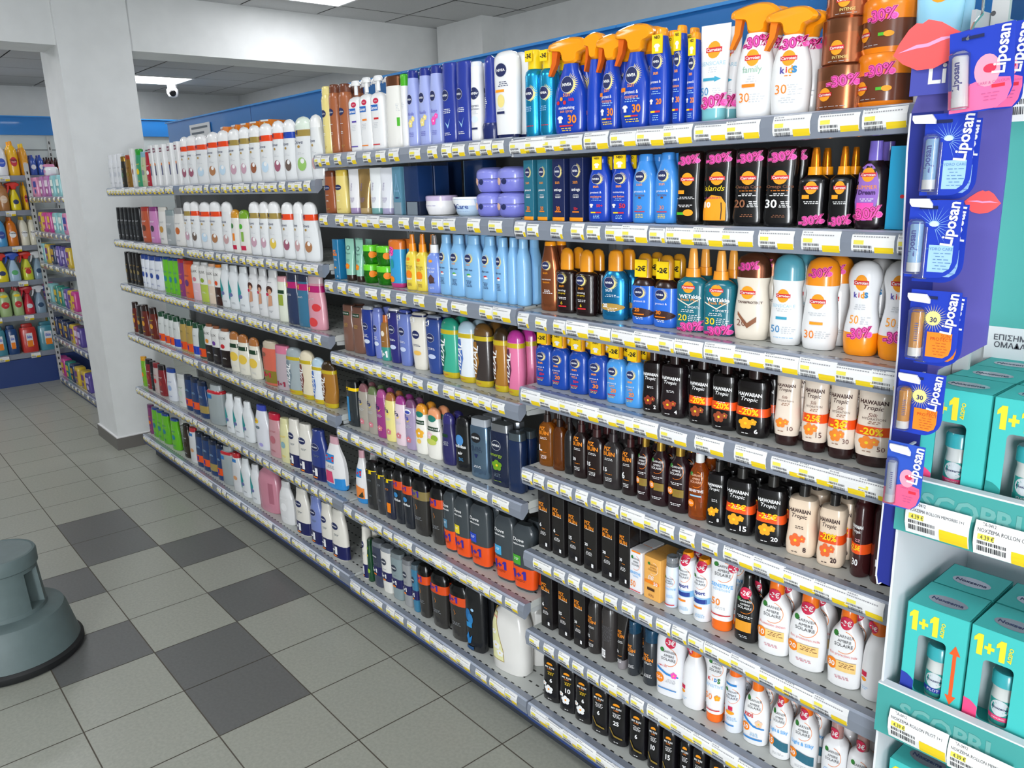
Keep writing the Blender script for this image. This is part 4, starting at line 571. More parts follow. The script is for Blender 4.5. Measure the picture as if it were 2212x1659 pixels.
Q('A0', 'slim white shampoo with grey curve', .05, .2, slim('e6e8ec', 'e6e8ec', .9, .8), 'gr', 'c4c8d0'); Q('A1', 'dark shampoo with gold cap', .05, .18, slim('2c2a22', 'Mgo', .84, .7), 'go', '5a7a60'); Q('A2', 'gold shampoo with red cap', .045, .185, slim('Mc8964a', 'a83a20', .86, .8), 'br', 'gd')
K('A3', 'cream_carton', 'box', 'white carton with brown swirl', .055, .215, .04, box('e8e8e6'), sim('gr', 'bn')); Q('A4', 'green and yellow shampoo with green cap', .055, .21, slim('3aa070', '28a030', .84, .8), 'ye', 'ye'); Q('A5', 'clear pale green shampoo', .05, .19, slim('c4cca4', '88b8c8', .84, .7), 'ol', 'gr'); Q('A6', 'slim red shampoo', .04, .185, slim('b82838', 'b82838', .86, .8), 'w', 'w')
K('A7', 'shampoo_carton', 'box', 'white shampoo twin carton with maroon strip', .062, .215, .05, box('ececec', 8)+[], lambda D: (D.r(-.9, .82, .5, .92, '7a2048'), D.t('δώρο', -.2, .87, .6, 'w', bold=.03), D.l(-.2, .62, .3, 1, 'gr'), D.r(-.5, .26, -.05, .5, '4a4a7a'), D.r(-.5, .5, -.05, .56, 'or_')))
Q('A8', 'black shampoo with round emblem', .05, .2, slim('17191c', '0e0f11', .84, .8), 'lg', '3a3e44'); Q('A9', 'orange and brown shampoo', .06, .205, slim('c05a3a', 'a8342c', .88, .8), 'w', '5a3424'); Q('B0', 'pink and black shampoo', .06, .205, slim('d08ac0', '8a3a7a', .88, .8), 'w', '3a3440')
Q('B1', 'white shampoo with bronze leaf', .06, .205, slim('e6e4e0', 'dcd8d0', .88, .8), 'gr', 'c8923a'); Q('B2', 'silver grey shampoo', .06, .19, slim('a8aeb0', '8a9a9c', .84, .8), 'w', '8a9496'); Q('B3', 'white shampoo with grey cap', .062, .2, slim('e8e6e2', '9a9a9a', .84, .7), 'gr', 'c86a30')
K('B4', 'shower_gel', B_, 'white shower gel with orange leaf cap', .06, .2, .04, dov('eceae4', 'd89a30'), lambda D: (D.e(-.3, .62, .16, .2, 'gg'), D.r(-.3, .28, .1, .45, 'or_'), D.r(-.5, .08, .3, .18, 'cr'))); K('B5', 'shower_gel', B_, 'white shower gel with green leaf cap', .06, .2, .04, dov('eceae4', '7aa82a'), lambda D: (D.e(-.3, .62, .16, .2, 'gn'), D.r(-.3, .28, .1, .5, '8ab84a'), D.r(-.5, .08, .3, .18, 'cr')))
Q('C0', 'glossy black hair product with gold label', .045, .2, slim('16120f', '0e0c0b', .84, .8), 'go', '8a7a50'); Q('C1', 'white and blue dandruff shampoo', .055, .2, slim('e8ecf4', '2a4a9c', .86, .8), '2a4a9c', '2a4a9c'); Q('C2', 'lime green shampoo', .055, .205, slim('6cc428', '1f4a9c', .93, .85), '2a6a9c', '2a8a9c')
Q('C3', 'purple and orange shampoo', .05, .205, slim('8a3a78', 'c02838', .9, .9), 'or_', 'or_'); Q('C4', 'orange and purple shampoo', .06, .205, slim('e0602c', 'c84020', .9, .9), 'vi', '6a3a7a')
def lux(b, c, t1): return [('base', b, [(0, .95), (.02, 1), (.45, 1)], 2.8), ('bottle', 'e9e8e4', [(.45, 1), (.85, .98), (.93, .7)], 2.8), ('cap', c, [(.93, .6), (1, .55)], 2.2)], (lambda D: (D.t('LUX', -.1, .76, .62, '3a3230'), D.e(-.1, .55, .18, .2, t1), D.l(0, .25, .4, 2, 'w')))
for k_, b, c, t1, n_ in (('L0', 'e4c4d0', 'w', 'rs', 'pink base'), ('L1', 'b8cc50', 'w', 'ol', 'lime base'), ('L2', 'e8d4c0', 'pe', 'pe', 'beige base'), ('L3', '3a1c14', 'or_', 'e0501c', 'black and orange base'), ('L4', '1a1210', 'bn', 'e8921c', 'black base, orange fade'), ('L5', '1a1216', 'bn', '6a3a9a', 'black base, purple fade'), ('L6', '1a0c0c', 'bn', 'c8202c', 'black base, red fade')):
    q = lux(b, c, t1); K(k_, 'shower_gel', B_, 'white shower gel with '+n_, .058, .205, .04, q[0], q[1])
K('E0', 'shampoo_bottle', B_, 'white shampoo with teal teardrop', .062, .215, .042, rnd('e6eaec', 'e6eaec', .86, .5), lambda D: (D.strip([(-.9, .25), (-.85, .55), (-.7, .75)], [(-.6, .2), (-.1, .42), (-.65, .74)], '2a9a9a'), D.e(-.3, .33, .16, .16, '6a74a8'), D.l(0, .15, .4, 2, 'gr')))
K('E1', 'shampoo_bottle', B_, 'white liquid soap with dark haired portrait', .07, .225, .045, rnd('e4e4e4', 'dcdcdc', .84, .5), lambda D: (D.l(-.2, .74, .3, 1, 'gr'), D.e(-.2, .6, .22, .24, '4a2418'), D.e(-.15, .56, .12, .17, 'd8a080'), D.p([(-.5, .25), (.1, .28), (.1, .48), (-.3, .5)], 'cf9878'), D.e(-.5, .5, .12, .1, 'cr'), D.l(-.2, .16, .3, 2, 'gr')))
K('E2', 'shower_gel', B_, 'white and green shower gel with dark strip', .05, .2, .036, slim('e6ead8', 'e8a8b0', .88, .8), lambda D: (D.r(-.8, .62, .6, .7, 'dg'), D.r(-.5, .36, .4, .6, '9aaa3a')))
for k_, b, n_ in (('E3', '2c3a5c', 'navy'), ('E4', '3a7494', 'teal blue'), ('E5', 'dc9aa8', 'pink strawberry')):
    K(k_, 'shower_gel', B_, n_+' shower gel with magenta promo band', .068, .225, .046, slim(b, '2a3048' if k_ != 'E5' else 'd8c0c4', .86, .8)+band('b81c6c', .7, .82), lambda D, k_=k_: (D.t('+1', -.6, .76, .3, 'ye', bold=.05), D.l(-.2, .58, .4, 2, 'lg'), k_ == 'E5' and (D.e(.3, .42, .24, .24, 'd8383c'), D.e(-.2, .14, .28, .28, 'dc4040'))))
Q('F0', 'dark red and gold hair product', .055, .2, slim('6a2418', '2c1a14', .8, .7), 'ye', 'e0a030'); Q('F1', 'black and gold hair product', .05, .19, slim('2a2018', '1a1410', .8, .7), 'go', 'c89030')
for k_, b, bc, n_ in (('F2', 'd8dcda', 'ee5418', 'white shampoo, green cap, orange base'), ('F3', 'd8dcda', '2448c0', 'white shampoo, green cap, blue base'), ('F4', 'b89a50', 'ee5418', 'gold shampoo, green cap, orange base'), ('F5', '3c5a48', 'ee5418', 'green shampoo, green cap, orange base')):
    K(k_, 'shampoo_bottle', B_, n_, .048, .19, .036, slim(b, '1c4a30', .84, .62)+band(bc, .06, .3), lambda D: (D.l(-.1, .62, .35, 2, 'dg'), D.t('1', -.3, .18, .14, '3a2a9a', bold=.06)))
K('F6', 'shower_gel', B_, 'white and yellow shower gel with dark green strip', .06, .205, .038, dov('ece8d8', 'b0703a'), lambda D: (D.r(-.9, .6, .7, .7, 'dg'), D.e(0, .38, .34, .4, 'ecc84a'), D.l(0, .15, .3, 2, 'lg')))
K('F7', 'shower_gel', B_, 'coral twin pack shower gel with 1+1 print', .075, .21, .048, [('bottle', 'd86a54', [(0, .9), (.02, 1), (.8, 1), (.84, .9)], 2.6), ('cap', 'cdbfa8', [(.84, .9), (.96, .86), (1, .6)], 2.2)]+band('8a7a2a', .0, .34), lambda D: (D.t('1+1', -.3, .24, .5, 'cr', bold=.03), D.e(-.5, .7, .14, .14, '8a5a4a')))
K('F8', 'shower_gel', B_, 'pale pink shower gel with 1+1 print', .06, .205, .046, slim('b8aab0', 'd87a98', .82, .9), lambda D: D.t('1+1', -.1, .14, .6, '9a2a44', bold=.03))
for k_, c, p_, n_ in (('G0', 'a4b0b4', '7a8a94', 'silver grey'), ('G1', 'e8dcc0', '7a3a34', 'ivory')):
    q = vid(c, p_, c); K(k_, 'shower_gel', B_, n_+' twin pack shower gel with yellow tape', .07, .215, .05, q[0], q[1])
Q('H0', 'green and orange hair bottle', .05, .2, slim('7ab828', 'e0a020', .86, .8), 'or_', 'or_'); Q('H1', 'dark red shampoo', .055, .2, slim('8a2028', '1c1416', .84, .8), 'w', 'a83a38'); Q('H2', 'black slim shampoo', .04, .2, slim('1c1c22', '121216', .84, .8), 'gr', '3a3a42')
Q('H3', 'white shampoo with dark red side', .055, .2, slim('c8b8b4', '8a2028', .84, .8), 'rd', 'rd'); Q('H4', 'white shampoo with blue cap', .06, .205, slim('e4e8f0', '26489a', .88, .85), '2a4a9c', '9ab4dc'); Q('H5', 'plain white shampoo with green mark', .06, .2, slim('dcdedc', 'd0d2d0', .88, .8), 'gg', 'c8d4c8')
K('H6', 'shampoo_bottle', B_, 'navy shampoo with orange promo band', .055, .215, .038, slim('1c3a6c', '10203c', .88, .85)+band('ee5418', .14, .34), lambda D: (D.l(-.1, .6, .4, 3, 'sk'), D.t('1', -.3, .24, .14, '3a2a9a', bold=.06)))
K('H7', 'shampoo_bottle', B_, 'navy shampoo with gold promo band', .055, .215, .038, slim('1c3a6c', '10203c', .88, .85)+band('a8904a', .14, .34), lambda D: D.l(-.1, .6, .4, 3, 'sk'))
K('H8', 'shower_gel', B_, 'large clear grey gel with red band', .085, .225, .06, [('bottle', 'a0aaac', [(0, .9), (.02, 1), (.84, 1), (.88, .8)], 3), ('cap', 'b0b8ba', [(.88, .7), (1, .66)], 2.2)]+band('c82430', .8, .87), lambda D: D.r(-.8, .66, -.1, .76, '2a7ac0'))
K('I0', 'body_lotion', B_, 'white bottle with blue cap and yellow badge', .07, .23, .045, rnd('e4e6ec', '3a4ab0', .88, .6), lambda D: (D.e(-.5, .64, .2, .2, 'ye'), D.t('+1', -.5, .64, .2, 'cr', bold=.05), D.e(-.3, .5, .16, .12, 'gy'), D.e(0, .12, .14, .14, 'a8a0dc')))
Q('I1', 'dusty pink soap bottle with red cap', .065, .22, slim('cc9aa0', 'c41c3c', .86, .75), 'a8505c', 'b86a74'); Q('I2', 'pale yellow soap bottle', .055, .22, slim('e0dca8', 'dcd8a4', .88, .6), 'ye', '8ab0b8')
for k_, b, n_ in (('I3', 'e8e4da', 'cream body lotion'), ('I4', '2a3c84', 'navy body lotion'), ('I5', '7c8cc8', 'periwinkle body lotion')):
    K(k_, 'body_lotion', B_, n_+' with navy 1+1 base', .066, .235, .044, slim(b, b, .88, .62)+band('1c2058', .02, .28), lambda D: (D_niv(D, -.2, .66, .24, False), D.l(-.1, .5, .3, 2, 'gy'), D.t('1', -.15, .17, .16, 'w', bold=.07), D.t('+', -.5, .17, .16, 'w', bold=.07), D.e(-.3, .06, .14, .05, 'or_')))
Q('J0', 'purple slim shampoo', .04, .205, slim('8a3a78', '6a2a60', .9, .9), 'or_', 'or_'); Q('J1', 'dark brown slim shampoo', .05, .215, slim('2c2018', '1c1410', .86, .7), 'lg', '3a2c24')
K('J2', 'liquid_soap_jug', B_, 'large plain pink soap jug with handle slot', .105, .26, .07, jug('cf8a9c', 'c87a8c'), lambda D: D.r(.35, .2, .75, .62, 'b06a7c')); Q('J3', 'plain white round bottle', .07, .22, rnd('e6e6e6', 'e0e0e0', .86, .5), 'w', 'w')
K('J4', 'shampoo_bottle', B_, 'white shampoo with red spout label', .06, .22, .04, slim('dcdee0', 'c83038', .88, .6), lambda D: (D.r(-.8, .76, .3, .84, '2a7ac0'), D.e(-.1, .35, .2, .2, 'd8a070')))
# ---- household aisle
def hj(c, cc, lab): return [('bottle', c, [(0, .92), (.03, 1), (.55, 1), (.78, .8), (.88, .4)], 2.8), ('cap', cc, [(.88, .36, .5), (1, .32, .46)], 2)], (lambda D: (D.e(0, .4, .32, .3, lab), D.l(0, .4, .4, 2, 'w')))
for k_, c, cc, lb_, w, h, n_ in (('U0', 'f0b81c', 'f0a010', 'c83040', .14, .3, 'large yellow detergent bottle'), ('U1', 'dc9a28', 'e8c020', 'e0a030', .13, .28, 'amber detergent bottle with yellow cap'), ('U2', 'e6e8ec', 'w', '3a5ac0', .13, .28, 'white detergent jug'), ('U3', '3a5ab0', '2a44a0', 'e6e8f0', .075, .18, 'blue and white cleaner tub'), ('U4', '4a2420', '2a1614', 'd85a28', .07, .16, 'dark brown polish bottle'), ('U5', 'b07a48', '9a6a40', 'e6ccb0', .13, .28, 'brown fabric softener jug'), ('U7', '4a9ad0', '2a6ab0', '2a4aa0', .12, .27, 'light blue cleaner bottle'), ('U8', 'dc7a20', 'd86a18', 'w', .1, .27, 'orange dish soap bottle'), ('U9', 'e8e4d0', 'e8c040', 'w', .1, .27, 'cream dish soap bottle'), ('V0', 'a8c088', 'd04040', 'cc2a34', .11, .28, 'pale green cleaner bottle with red lettering')):
    q = hj(c, cc, lb_); K(k_, 'detergent_bottle', B_, n_, w, h, .08, q[0], (lambda D, q=q, k_=k_: (q[1](D), k_ in ('U8', 'U9', 'U0') and D.t('Overlay', 0, .44, .7, 'k', bold=.02), k_ == 'V0' and (D.t('AJAX', 0, .42, .7, 'rd', bold=.05), D.e(0, .72, .3, .12, 'ye')))))
for k_, c, cc, lb_, n_ in (('V1', 'ecd81c', 'd83020', '2a3a6a', 'yellow cleaner spray with red trigger'), ('V2', 'a8c4dc', '2a54c0', '5ab070', 'clear blue cleaner spray with blue trigger'), ('V3', 'd4d840', 'e02a1c', 'cc2a34', 'lime cleaner spray with red trigger'), ('V4', 'c8283c', 'd02030', 'd8dce4', 'red cleaner spray'), ('V5', '8aa4b8', 'e0e4e8', '2a4a6a', 'grey cleaner spray with white trigger')):
    K(k_, 'trigger_spray', 'spray bottle', n_, .1, .28, .06, [('bottle', c, [(0, .9), (.03, 1), (.35, .95), (.55, .65), (.74, .3)], 2.5)], (lambda D, lb_=lb_, k_=k_: (D.e(0, .3, .28, .24, lb_), k_ == 'V3' and D.t('AJAX', 0, .4, .7, 'rd', bold=.05))), e_trig(.1, .28, .06, cc, cc))
for k_, c, n_ in (('V6', 'c83a34', 'red plastic canister with white label'), ('V7', '24487c', 'dark blue plastic canister'), ('V8', '4a8ea0', 'teal plastic canister')):
    K(k_, 'canister', 'canister', n_, .2, .27, .13, [('body', c, [(0, .95), (.04, 1), (.8, 1), (.88, .9)], 6), ('handle', c, [(.88, .7, .3), (.96, .7, .3), (1, .6, .24)], 5), ('cap', 'd84030', [(.88, .16), (1, .15)], 2)][:2], lambda D: (D.r(-.4, .25, .4, .68, 'e4e4ea'), D.r(-.35, .2, .35, .42, 'or_'), D.t('δύο', 0, .55, .3, '2a5ac0', bold=.05)))
for k_, c, l1, n_ in (('W0', 'd88ab0', '3a4a9c', 'pink pack with dark labels'), ('W1', 'b06aa8', 'e8d8e4', 'mauve hygiene pack'), ('W2', '8ac4c8', 'e8f0e8', 'mint hygiene pack'), ('W3', 'c83a90', 'e8c040', 'magenta hygiene pack'), ('W4', '2a8a7c', 'e8c84a', 'sea green hygiene pack'), ('W5', '5a4a9c', 'c8b8e4', 'violet hygiene pack'), ('W6', '24345c', 'c8a040', 'navy hygiene pack'), ('W7', 'd8b838', '7a4a8c', 'yellow slim pack')):
    K(k_, 'hygiene_pack', 'pack', n_, .1, .17, .08, [('pack', c, [(0, .9), (.08, 1), (.5, 1.02), (.92, 1), (1, .86)], 7)], lambda D, l1=l1: (D.r(-.7, .5, .7, .8, l1), D.e(0, .28, .22, .22, l1), D.l(0, .2, .4, 2, 'w')))
K('AB', 'wrapped_rolls', 'pack', 'white wrapped roll bundle', .2, .1, .1, [('pack', 'e8ecee', [(0, .9), (.2, 1), (.8, 1), (1, .8)], 3)], lambda D: D.e(0, .5, .2, .1, 'c080b0'))
K('OB', 'soap_carton', 'box', 'orange soap carton lying on the bottles', .06, .03, .09, box('e8821c'), lambda D: (D.e(0, .5, .1, .1, 'yl'), D.r(-1, .8, 1, 1, 'w')))
# ---------------------------------------------------------------- building and placing products
PC = {}
def build(key, seg):
    if (key, seg) in PC: return PC[(key, seg)]
    name, cat, desc, w, h, d, parts, deco, extra = TY[key]
    solids = []; out = []
    for pn, col, pr, n in parts:
        if n: P = [(z*h, a*w/2, b*d/2) for z, a, b in smoothp(pr)]; solids.append((P, n))
    def surf(x, z):
        best = None
        for P, n in solids:
            if P[0][0]-1e-5 <= z <= P[-1][0]+1e-5:
                a, b = lerp(P, z); q = min(abs(x)/max(a, 1e-5), .999); y = -b*(1-q**n)**(1/n); best = y if best is None else min(best, y)
        return -d*.45 if best is None else best
    for pn, col, pr, n in parts:
        mb = MB()
        if n: loft(mb, [(z*h, a*w/2, b*d/2) for z, a, b in smoothp(pr)], n, seg, mt(col))
        else:
            v0, v1 = pr; B, bn = solids[0] if len(solids) == 1 or solids[0][0][-1][0] >= v1*h*.99 else min(solids, key=lambda s: abs((s[0][0][0]+s[0][-1][0])/2-(v0+v1)/2*h))
            P = [(h*(v0+(v1-v0)*i/4),)+tuple(q+.0007 for q in lerp(B, h*(v0+(v1-v0)*i/4))) for i in range(5)]
            loft(mb, P, bn, seg, mt(col)); solids.append((P, bn))
        out.append((pn, mb.mesh(pn)))
    if deco:
        D = Dec(w, d, h, surf, parts[0][3] < 9); deco(D)
        if D.mb.v: out.append(('printed_label', D.mb.mesh('printed_label', False)))
    if extra: out += extra()
    PC[(key, seg)] = out; return out
ORD = ['', 'first', 'second', 'third', 'fourth', 'fifth', 'sixth', 'seventh', 'eighth', 'ninth', 'tenth', 'eleventh', 'twelfth']
PLACED = []
def put(key, X, Y, Z, sx, sy, sz, rz=0, seg=18, where='', lay=0, tilt=0, group=None):
    name, cat, desc = TY[key][:3]
    r = empty(name, (X, Y, Z), rz, None, cat, group); r.scale = (sx, sy, sz)
    if tilt: r.rotation_euler[1] = tilt
    pr = ''
    for pn, me in build(key, seg):
        o = bpy.data.objects.new(pn, me); link(o, r)
    PLACED.append((r, key, where, lay, X)); return r
CLR = .058
# one shelf: 'key:px[:top px]' placed left to right at their photo column; ' *' adds copies standing behind
def row(spec, z, ztop, where, dy=.022, seg=18, back=1, ys=.0736, x0=None, x1=None, grow=1.1, turn=.05, midk=.4):
    it = []
    for s in spec.split():
        b = s.split(':'); key = b[0]; st = 0
        while key[0] in '*': key = key[1:]; st = 1
        px = float(b[1]); top = float(b[2]) if len(b) > 2 and b[2] else None
        w, h, d = TY[key][3:6]; y = ys+dy+d/2
        X = xat(px, y, z+h*midk); hh = h
        if top is not None: hh = zat(top, X, y)-z
        hh = min(hh, ztop-z-CLR) if ztop else hh
        it.append([key, X, w, hh, h, d, st, b[3] if len(b) > 3 else ''])
    it.sort(key=lambda a: a[1]); n = len(it)
    if x0 is not None:
        e = x0+.014+it[0][2]/2
        if it[0][1] < e:
            sh = e-it[0][1]; b0 = it[0][1]
            for a in it: a[1] += sh*max(0, 1-(a[1]-b0)/.6)
    if x1 is not None:
        e = x1-.008-it[-1][2]/2
        if it[-1][1] > e:
            sh = it[-1][1]-e; b0 = it[-1][1]
            for a in it: a[1] -= sh*max(0, 1-(b0-a[1])/.6)
    n = len(it); half = [a[2]/2*(1 if TY[a[0]][6][0][0] == 'carton' or a[0] == 'cd' else grow) for a in it]
    if x0 is not None: half[0] = min(half[0], it[0][1]-x0-.006)
    if x1 is not None: half[-1] = min(half[-1], x1-it[-1][1]-.004)
    for _ in range(6):
        for i in range(n-1):
            gap = it[i+1][1]-it[i][1]-.0012; tot = half[i]+half[i+1]
            if tot > gap: k = max(gap, .004)/tot; half[i] *= k; half[i+1] *= k
    for i, (key, X, w, hh, h, d, st, fl) in enumerate(it):
        sx = half[i]*2/w; Y = ys+dy+d/2; rz = turn+random.uniform(-.05, .05)
        if TY[key][6][0][0] in ('carton', 'panel'): rz = 0
        hz = hh/h*random.uniform(.985, 1.0)
        sy = min(1., max(.75, sx)) if sx < 1 else 1
        tl = .03*random.uniform(-1, 1) if 'OB' == key else 0
        put(key, X, Y, z+.001, sx*.985, 1, hz, rz, seg, where, 0)
        if st:      # stacked on top
            for q in range(1, st+1+(fl == '3')+(fl == '4')*2): put(key, X+.002*q, Y+.002, z+.002+hh*q, sx*.985, 1, hh/h, rz, seg, where, 10+q)
        elif back and d < .09:
            for q in range(1, back+1): put(key, X, Y+(d+.004)*q, z+.001, sx*.97, 1, hz*.995, rz*.5, max(10, seg-6), where, q)
SN = ['', 'top', 'second', 'third', 'fourth', 'fifth', 'sixth', 'seventh', 'bottom']
Z4 = [1.868, 1.653, 1.404, 1.187, .942, .676, .409, .15]
Z3 = [1.871, 1.659, 1.411, 1.13, .822, .49, .152]
Z2 = [1.783, 1.467, 1.187, .863, .496, .162]
def wh(i, n, b): return '%s shelf of the %s bay' % ('bottom' if i == n-1 else SN[i+1], b)
def rows(Z, L, b, seg, back=1, x0=None, x1=None, grow=1.1, turn=.05, dys=None):
    for i, s in enumerate(L): row(s, Z[i], Z[i-1]-.0 if i else None, wh(i, len(Z), b), seg=seg, back=back, x0=x0, x1=x1, grow=grow, turn=turn, dy=dys[i])
rows(Z4, [
 'ae:1130:113 ae:1163:111 tk:1212:88 tc:1269:77 tb:1305:80 tb:1362:56 l2:1419:64 l3:1466:55 l2:1499:72 st:1544:52 wf:1633:8 wk:1711:17 js:1823 tl:2022:-90',
 'x3:1146:333 x5:1176:332 n3:1211:326 n5:1250:324 b5:1295 bk:1345 c2:1393 c3:1441 o0:1492 o1:1556 o2:1622 o3:1690 cs:1758:319 cs:1820:316 cp:1886:292 bxl:1950:315',
 'nb:1190:518 no:1226:535 no:1268:539 nm:1330:540 z2:1393:547 z3:1440:551 w2:1496 w3:1556 r1:1626:545 r2:1701:548 r3:1774:553 kd:1865:563 kd:1945',
 's1:1153 s2:1189 s3:1231 s4:1276 s5:1318 s5:1360 h2:1403 h4:1452 hd:1517 hd:1568 h6:1629 q1:1702 q2:1762 q3:1820 q5:1890',
 'pa:1158 pe:1186 pk:1210 p2:1236 p3:1271 p4:1309 p6:1349 ga:1384 ga:1419 ga:1464 go:1510 e8:1552 e5:1602 e6:1668 v8:1735 v2:1800 v3:1866 v1:1910',
 'm1:1160 m1:1192 m2:1229 m3:1266 m4:1308 m4:1345 gx:1374 gy:1412 gs:1447 gp:1483 gp:1520 gt:1562 gb:1615 g1:1675 g2:1746 g3:1828 gv:1893',
 'm1:1165 m2:1205 m3:1240 pb:1269 pn:1302 pt:1332 pc:1360 pc:1400 gf:1447 gv:1500 gk:1546 gw:1588 gh:1635 gi:1689 gj:1739 gc:1805 gc:1860',
 'y1:1168 y2:1206 y1:1242 y3:1282 y4:1322 y3:1370 y5:1410 y6:1445 y4:1485 y7:1515 y4:1556 y3:1600 y5:1645 y6:1700'], 'nearest', 22, 1, .385, 1.505, 1.12, .2, [.014, .016, .05, .042, .046, .042, .046, .046])
rows(Z3, [
 'va:714:188 vb:730:183 vb:752:180 sx:775:174 sy:798:168 sz:823:163 wb:857:164 wg:879:160 la:897:153 la:923:147 lc:947:141 na:977:136 na:1007:133 ne:1033:133 ng:1062:120 nh:1098:110',
 'vc:705 vd:731 ta:760 tb2:783 td:809 tf:834 cb:866 cd:905 jw:955 jc:1014 *jl:1062 *jl:1110',
 'ap:717 at:743 at:766 *ag:792 *ag:826 ak:855 ay:892 ay:917 al:945 a1:974 a2:1003 a2:1039 a1:1078 a1:1110 a3:1136 a3:1159',
 'bp:714 bp:741 g4:768 g5:795 g6:816 g7:843 g8:873 g9:909 g0:941 v4:975 v5:1012 v6:1046 v7:1086 v0:1116',
 'f0:750 f1:775 f2:796 f3:817 f4:838 f5:862 f6:886 pq:912 pr:941 ps:972 ad:1004 nr:1042 nu:1087 nt:1119',
 'sc:757 b1:784 b2:808 b3:829 X0:853 X2:877 X3:908 X4:950 d0:978 d1:1005 d2:1042 d3:1096 d4:1137',
 'I3:750 dg1:762 e0:785 e1:811 e2:841 e3:872 e4:896 X4:920 X4:953 X4:995 e9:1031 vt:1108'], 'third', 16, 1, -.74, .385, 1.3, .14, [.014, .016, .03, .046, .04, .046, .04])
rows(Z2, [
 'A0:238 A0:249 A0:259 A1:268 A2:281 A3:294 A4:306 A5:317 A6:327 A7:338 A7:348 A7:362 A7:379 A7:394 D0:405 D0:420 D2:441 D1:466 D2:488 D3:512 D3:534 D4:556 D2:581 D0:608 D6:632 D7:662 D8:690',
 'A8:249 A8:259 A8:270 A8:281 A8:291 A8:301 A9:319 B0:337 B1:357 B2:373 B3:392 D3:412 D9:427 D2:449 D1:471 D8:496 B4:514 B5:533 D3:556 D3:577 D5:598 D0:627 D8:651 D1:675',
 'C0:268 C0:280 C0:289 C0:299 C1:313 C1:322 C1:335 C1:348 C2:365 C2:376 C2:387 C3:398 C4:412 L0:430 L1:447 L2:463 L3:477 E0:492 E0:510 E0:531 E1:553 E1:573 E1:595 E2:615 E3:638 E4:662 E5:687',
 'F0:281 F1:294 F0:308 F0:331 F2:353 F2:365 F2:375 F3:385 F4:400 F4:414 F3:428 F5:441 L4:457 L5:472 L6:491 F6:511 F6:530 F6:553 F7:590 F8:615 G0:641 G1:668 v5:692 v7:714',
 'H0:307 H1:320 H2:329 H3:338 H1:351 H4:374 H5:397 H6:412 H6:426 H7:442 H8:472 E0:501 E0:519 E0:539 I0:570 I1:598 I2:620 I3:641 I3:665 I4:693 sb:727',
 'J0:330 C2:340 C2:351 C2:362 C2:382 J1:407 J4:422 H6:436 H6:450 H7:465 H6:480 H8:498 J4:516 E0:535 E0:556 J2:586 J3:622 I3:657 I5:688 I3:711 I3:736'], 'far', 12, 0, -3.53, -.74, 1.75, .16, [.016, .02, .03, .03, .036, .036])
# stacks of tanning jars, drawn up through the top of the picture
for q in range(1, 4): put('jb', xat(1823, .14, 1.95)+.003*q, .1406+.002*q, 1.8695+.0805*q, 1, 1, 1, .1*q, 24, 'top shelf of the nearest bay', 10+q)
for q in range(3): put('jo', xat(1916, .14, 1.95)+.002*q, .1447, 1.8695+.0905*q, 1, 1, 1, -.1*q, 24, 'top shelf of the nearest bay', 10*(q > 0)+q)
put('cd', xat(965, .3, 1.75), .3, 1.66, 1, 1, .85, 0, 12, 'second shelf of the third bay', 2)
put('cd', xat(1030, .3, 1.75)+.02, .3, 1.66, 1, 1, .85, 0, 12, 'second shelf of the third bay', 2)
put('jw', xat(922, .24, 1.7), .235, 1.66, .75, .75, .9, 0, 14, 'second shelf of the third bay', 1)
for q, px in enumerate((500, 525, 546, 566, 590)):
    put('OB', xat(px, .27, 2.03), .27, 2.016, 1.3, 1, 1.2, .1*(q-2), 12, 'top shelf of the far bay', 3)
for q, px in enumerate((487, 508, 530, 552, 574, 598)):  # taller bottles of the second rank that carry the cartons
    put('D8', xat(px, .27, 1.95), .27, 1.784, .78, 1, .98, 0, 12, 'top shelf of the far bay', 3)
# ---------------------------------------------------------------- room shell
def struct(mb, name, **k): return mb.obj(name, kind='structure', **k)
def wallbox(name, a, b, m): q = MB(); q.box(a, b, m); return struct(q, name)
T = .333
mL = mat('a5a79c', .3, noise=.09, nscale=90); mD = mat('6b6c6b', .32, noise=.08, nscale=90); mG = mat('5c564c', .8)
dark = {(3, 1), (2, 1), (4, 0), (6, 0), (8, 1), (7, 1), (6, 2), (4, 2)}
fl = MB(); fl.box((-8, -4.6, -.05), (5, 3.3, -.0015), mG)
g = .0022
for i in range(-15, 25):
    for j in range(-10, 14):
        x1, x0, y1, y0 = -(i-1)*T-g, -i*T+g, -j*T-g, -(j+1)*T+g
        if x0 < -8 or x1 > 5 or y0 < -4.6 or y1 > 3.3: continue
        fl.add([(x0, y0, 0), (x1, y0, 0), (x1, y1, 0), (x0, y1, 0)], [(0, 1, 2, 3)], mD if (i, j) in dark else mL)
struct(fl, 'floor')
mW = mat('e4e6e6', .7, noise=.03, nscale=8); mWg = mat('b9b9bc', .75); mC = mat('c6c7c8', .85, noise=.04, nscale=120); mS = mat('6a6a6c', .8)
def ceiling(x0, x1, y0, y1, z, ox, oy, name, holes):
    q = MB(); q.box((x0, y0, z+.008), (x1, y1, z+.05), mS)
    x = ox-math.ceil((ox-x0)/.6)*.6
    while x < x1:
        y = oy-math.ceil((oy-y0)/.6)*.6
        while y < y1:
            a, b, c, d = max(x+.006, x0), max(y+.006, y0), min(x+.594, x1), min(y+.594, y1)
            if c > a and d > b and not any(abs(x-h[0]) < .1 and abs(y-h[1]) < .1 for h in holes): q.add([(a, b, z), (a, d, z), (c, d, z), (c, b, z)], [(0, 1, 2, 3)], mC)
            y += .6
        x += .6
    struct(q, name)
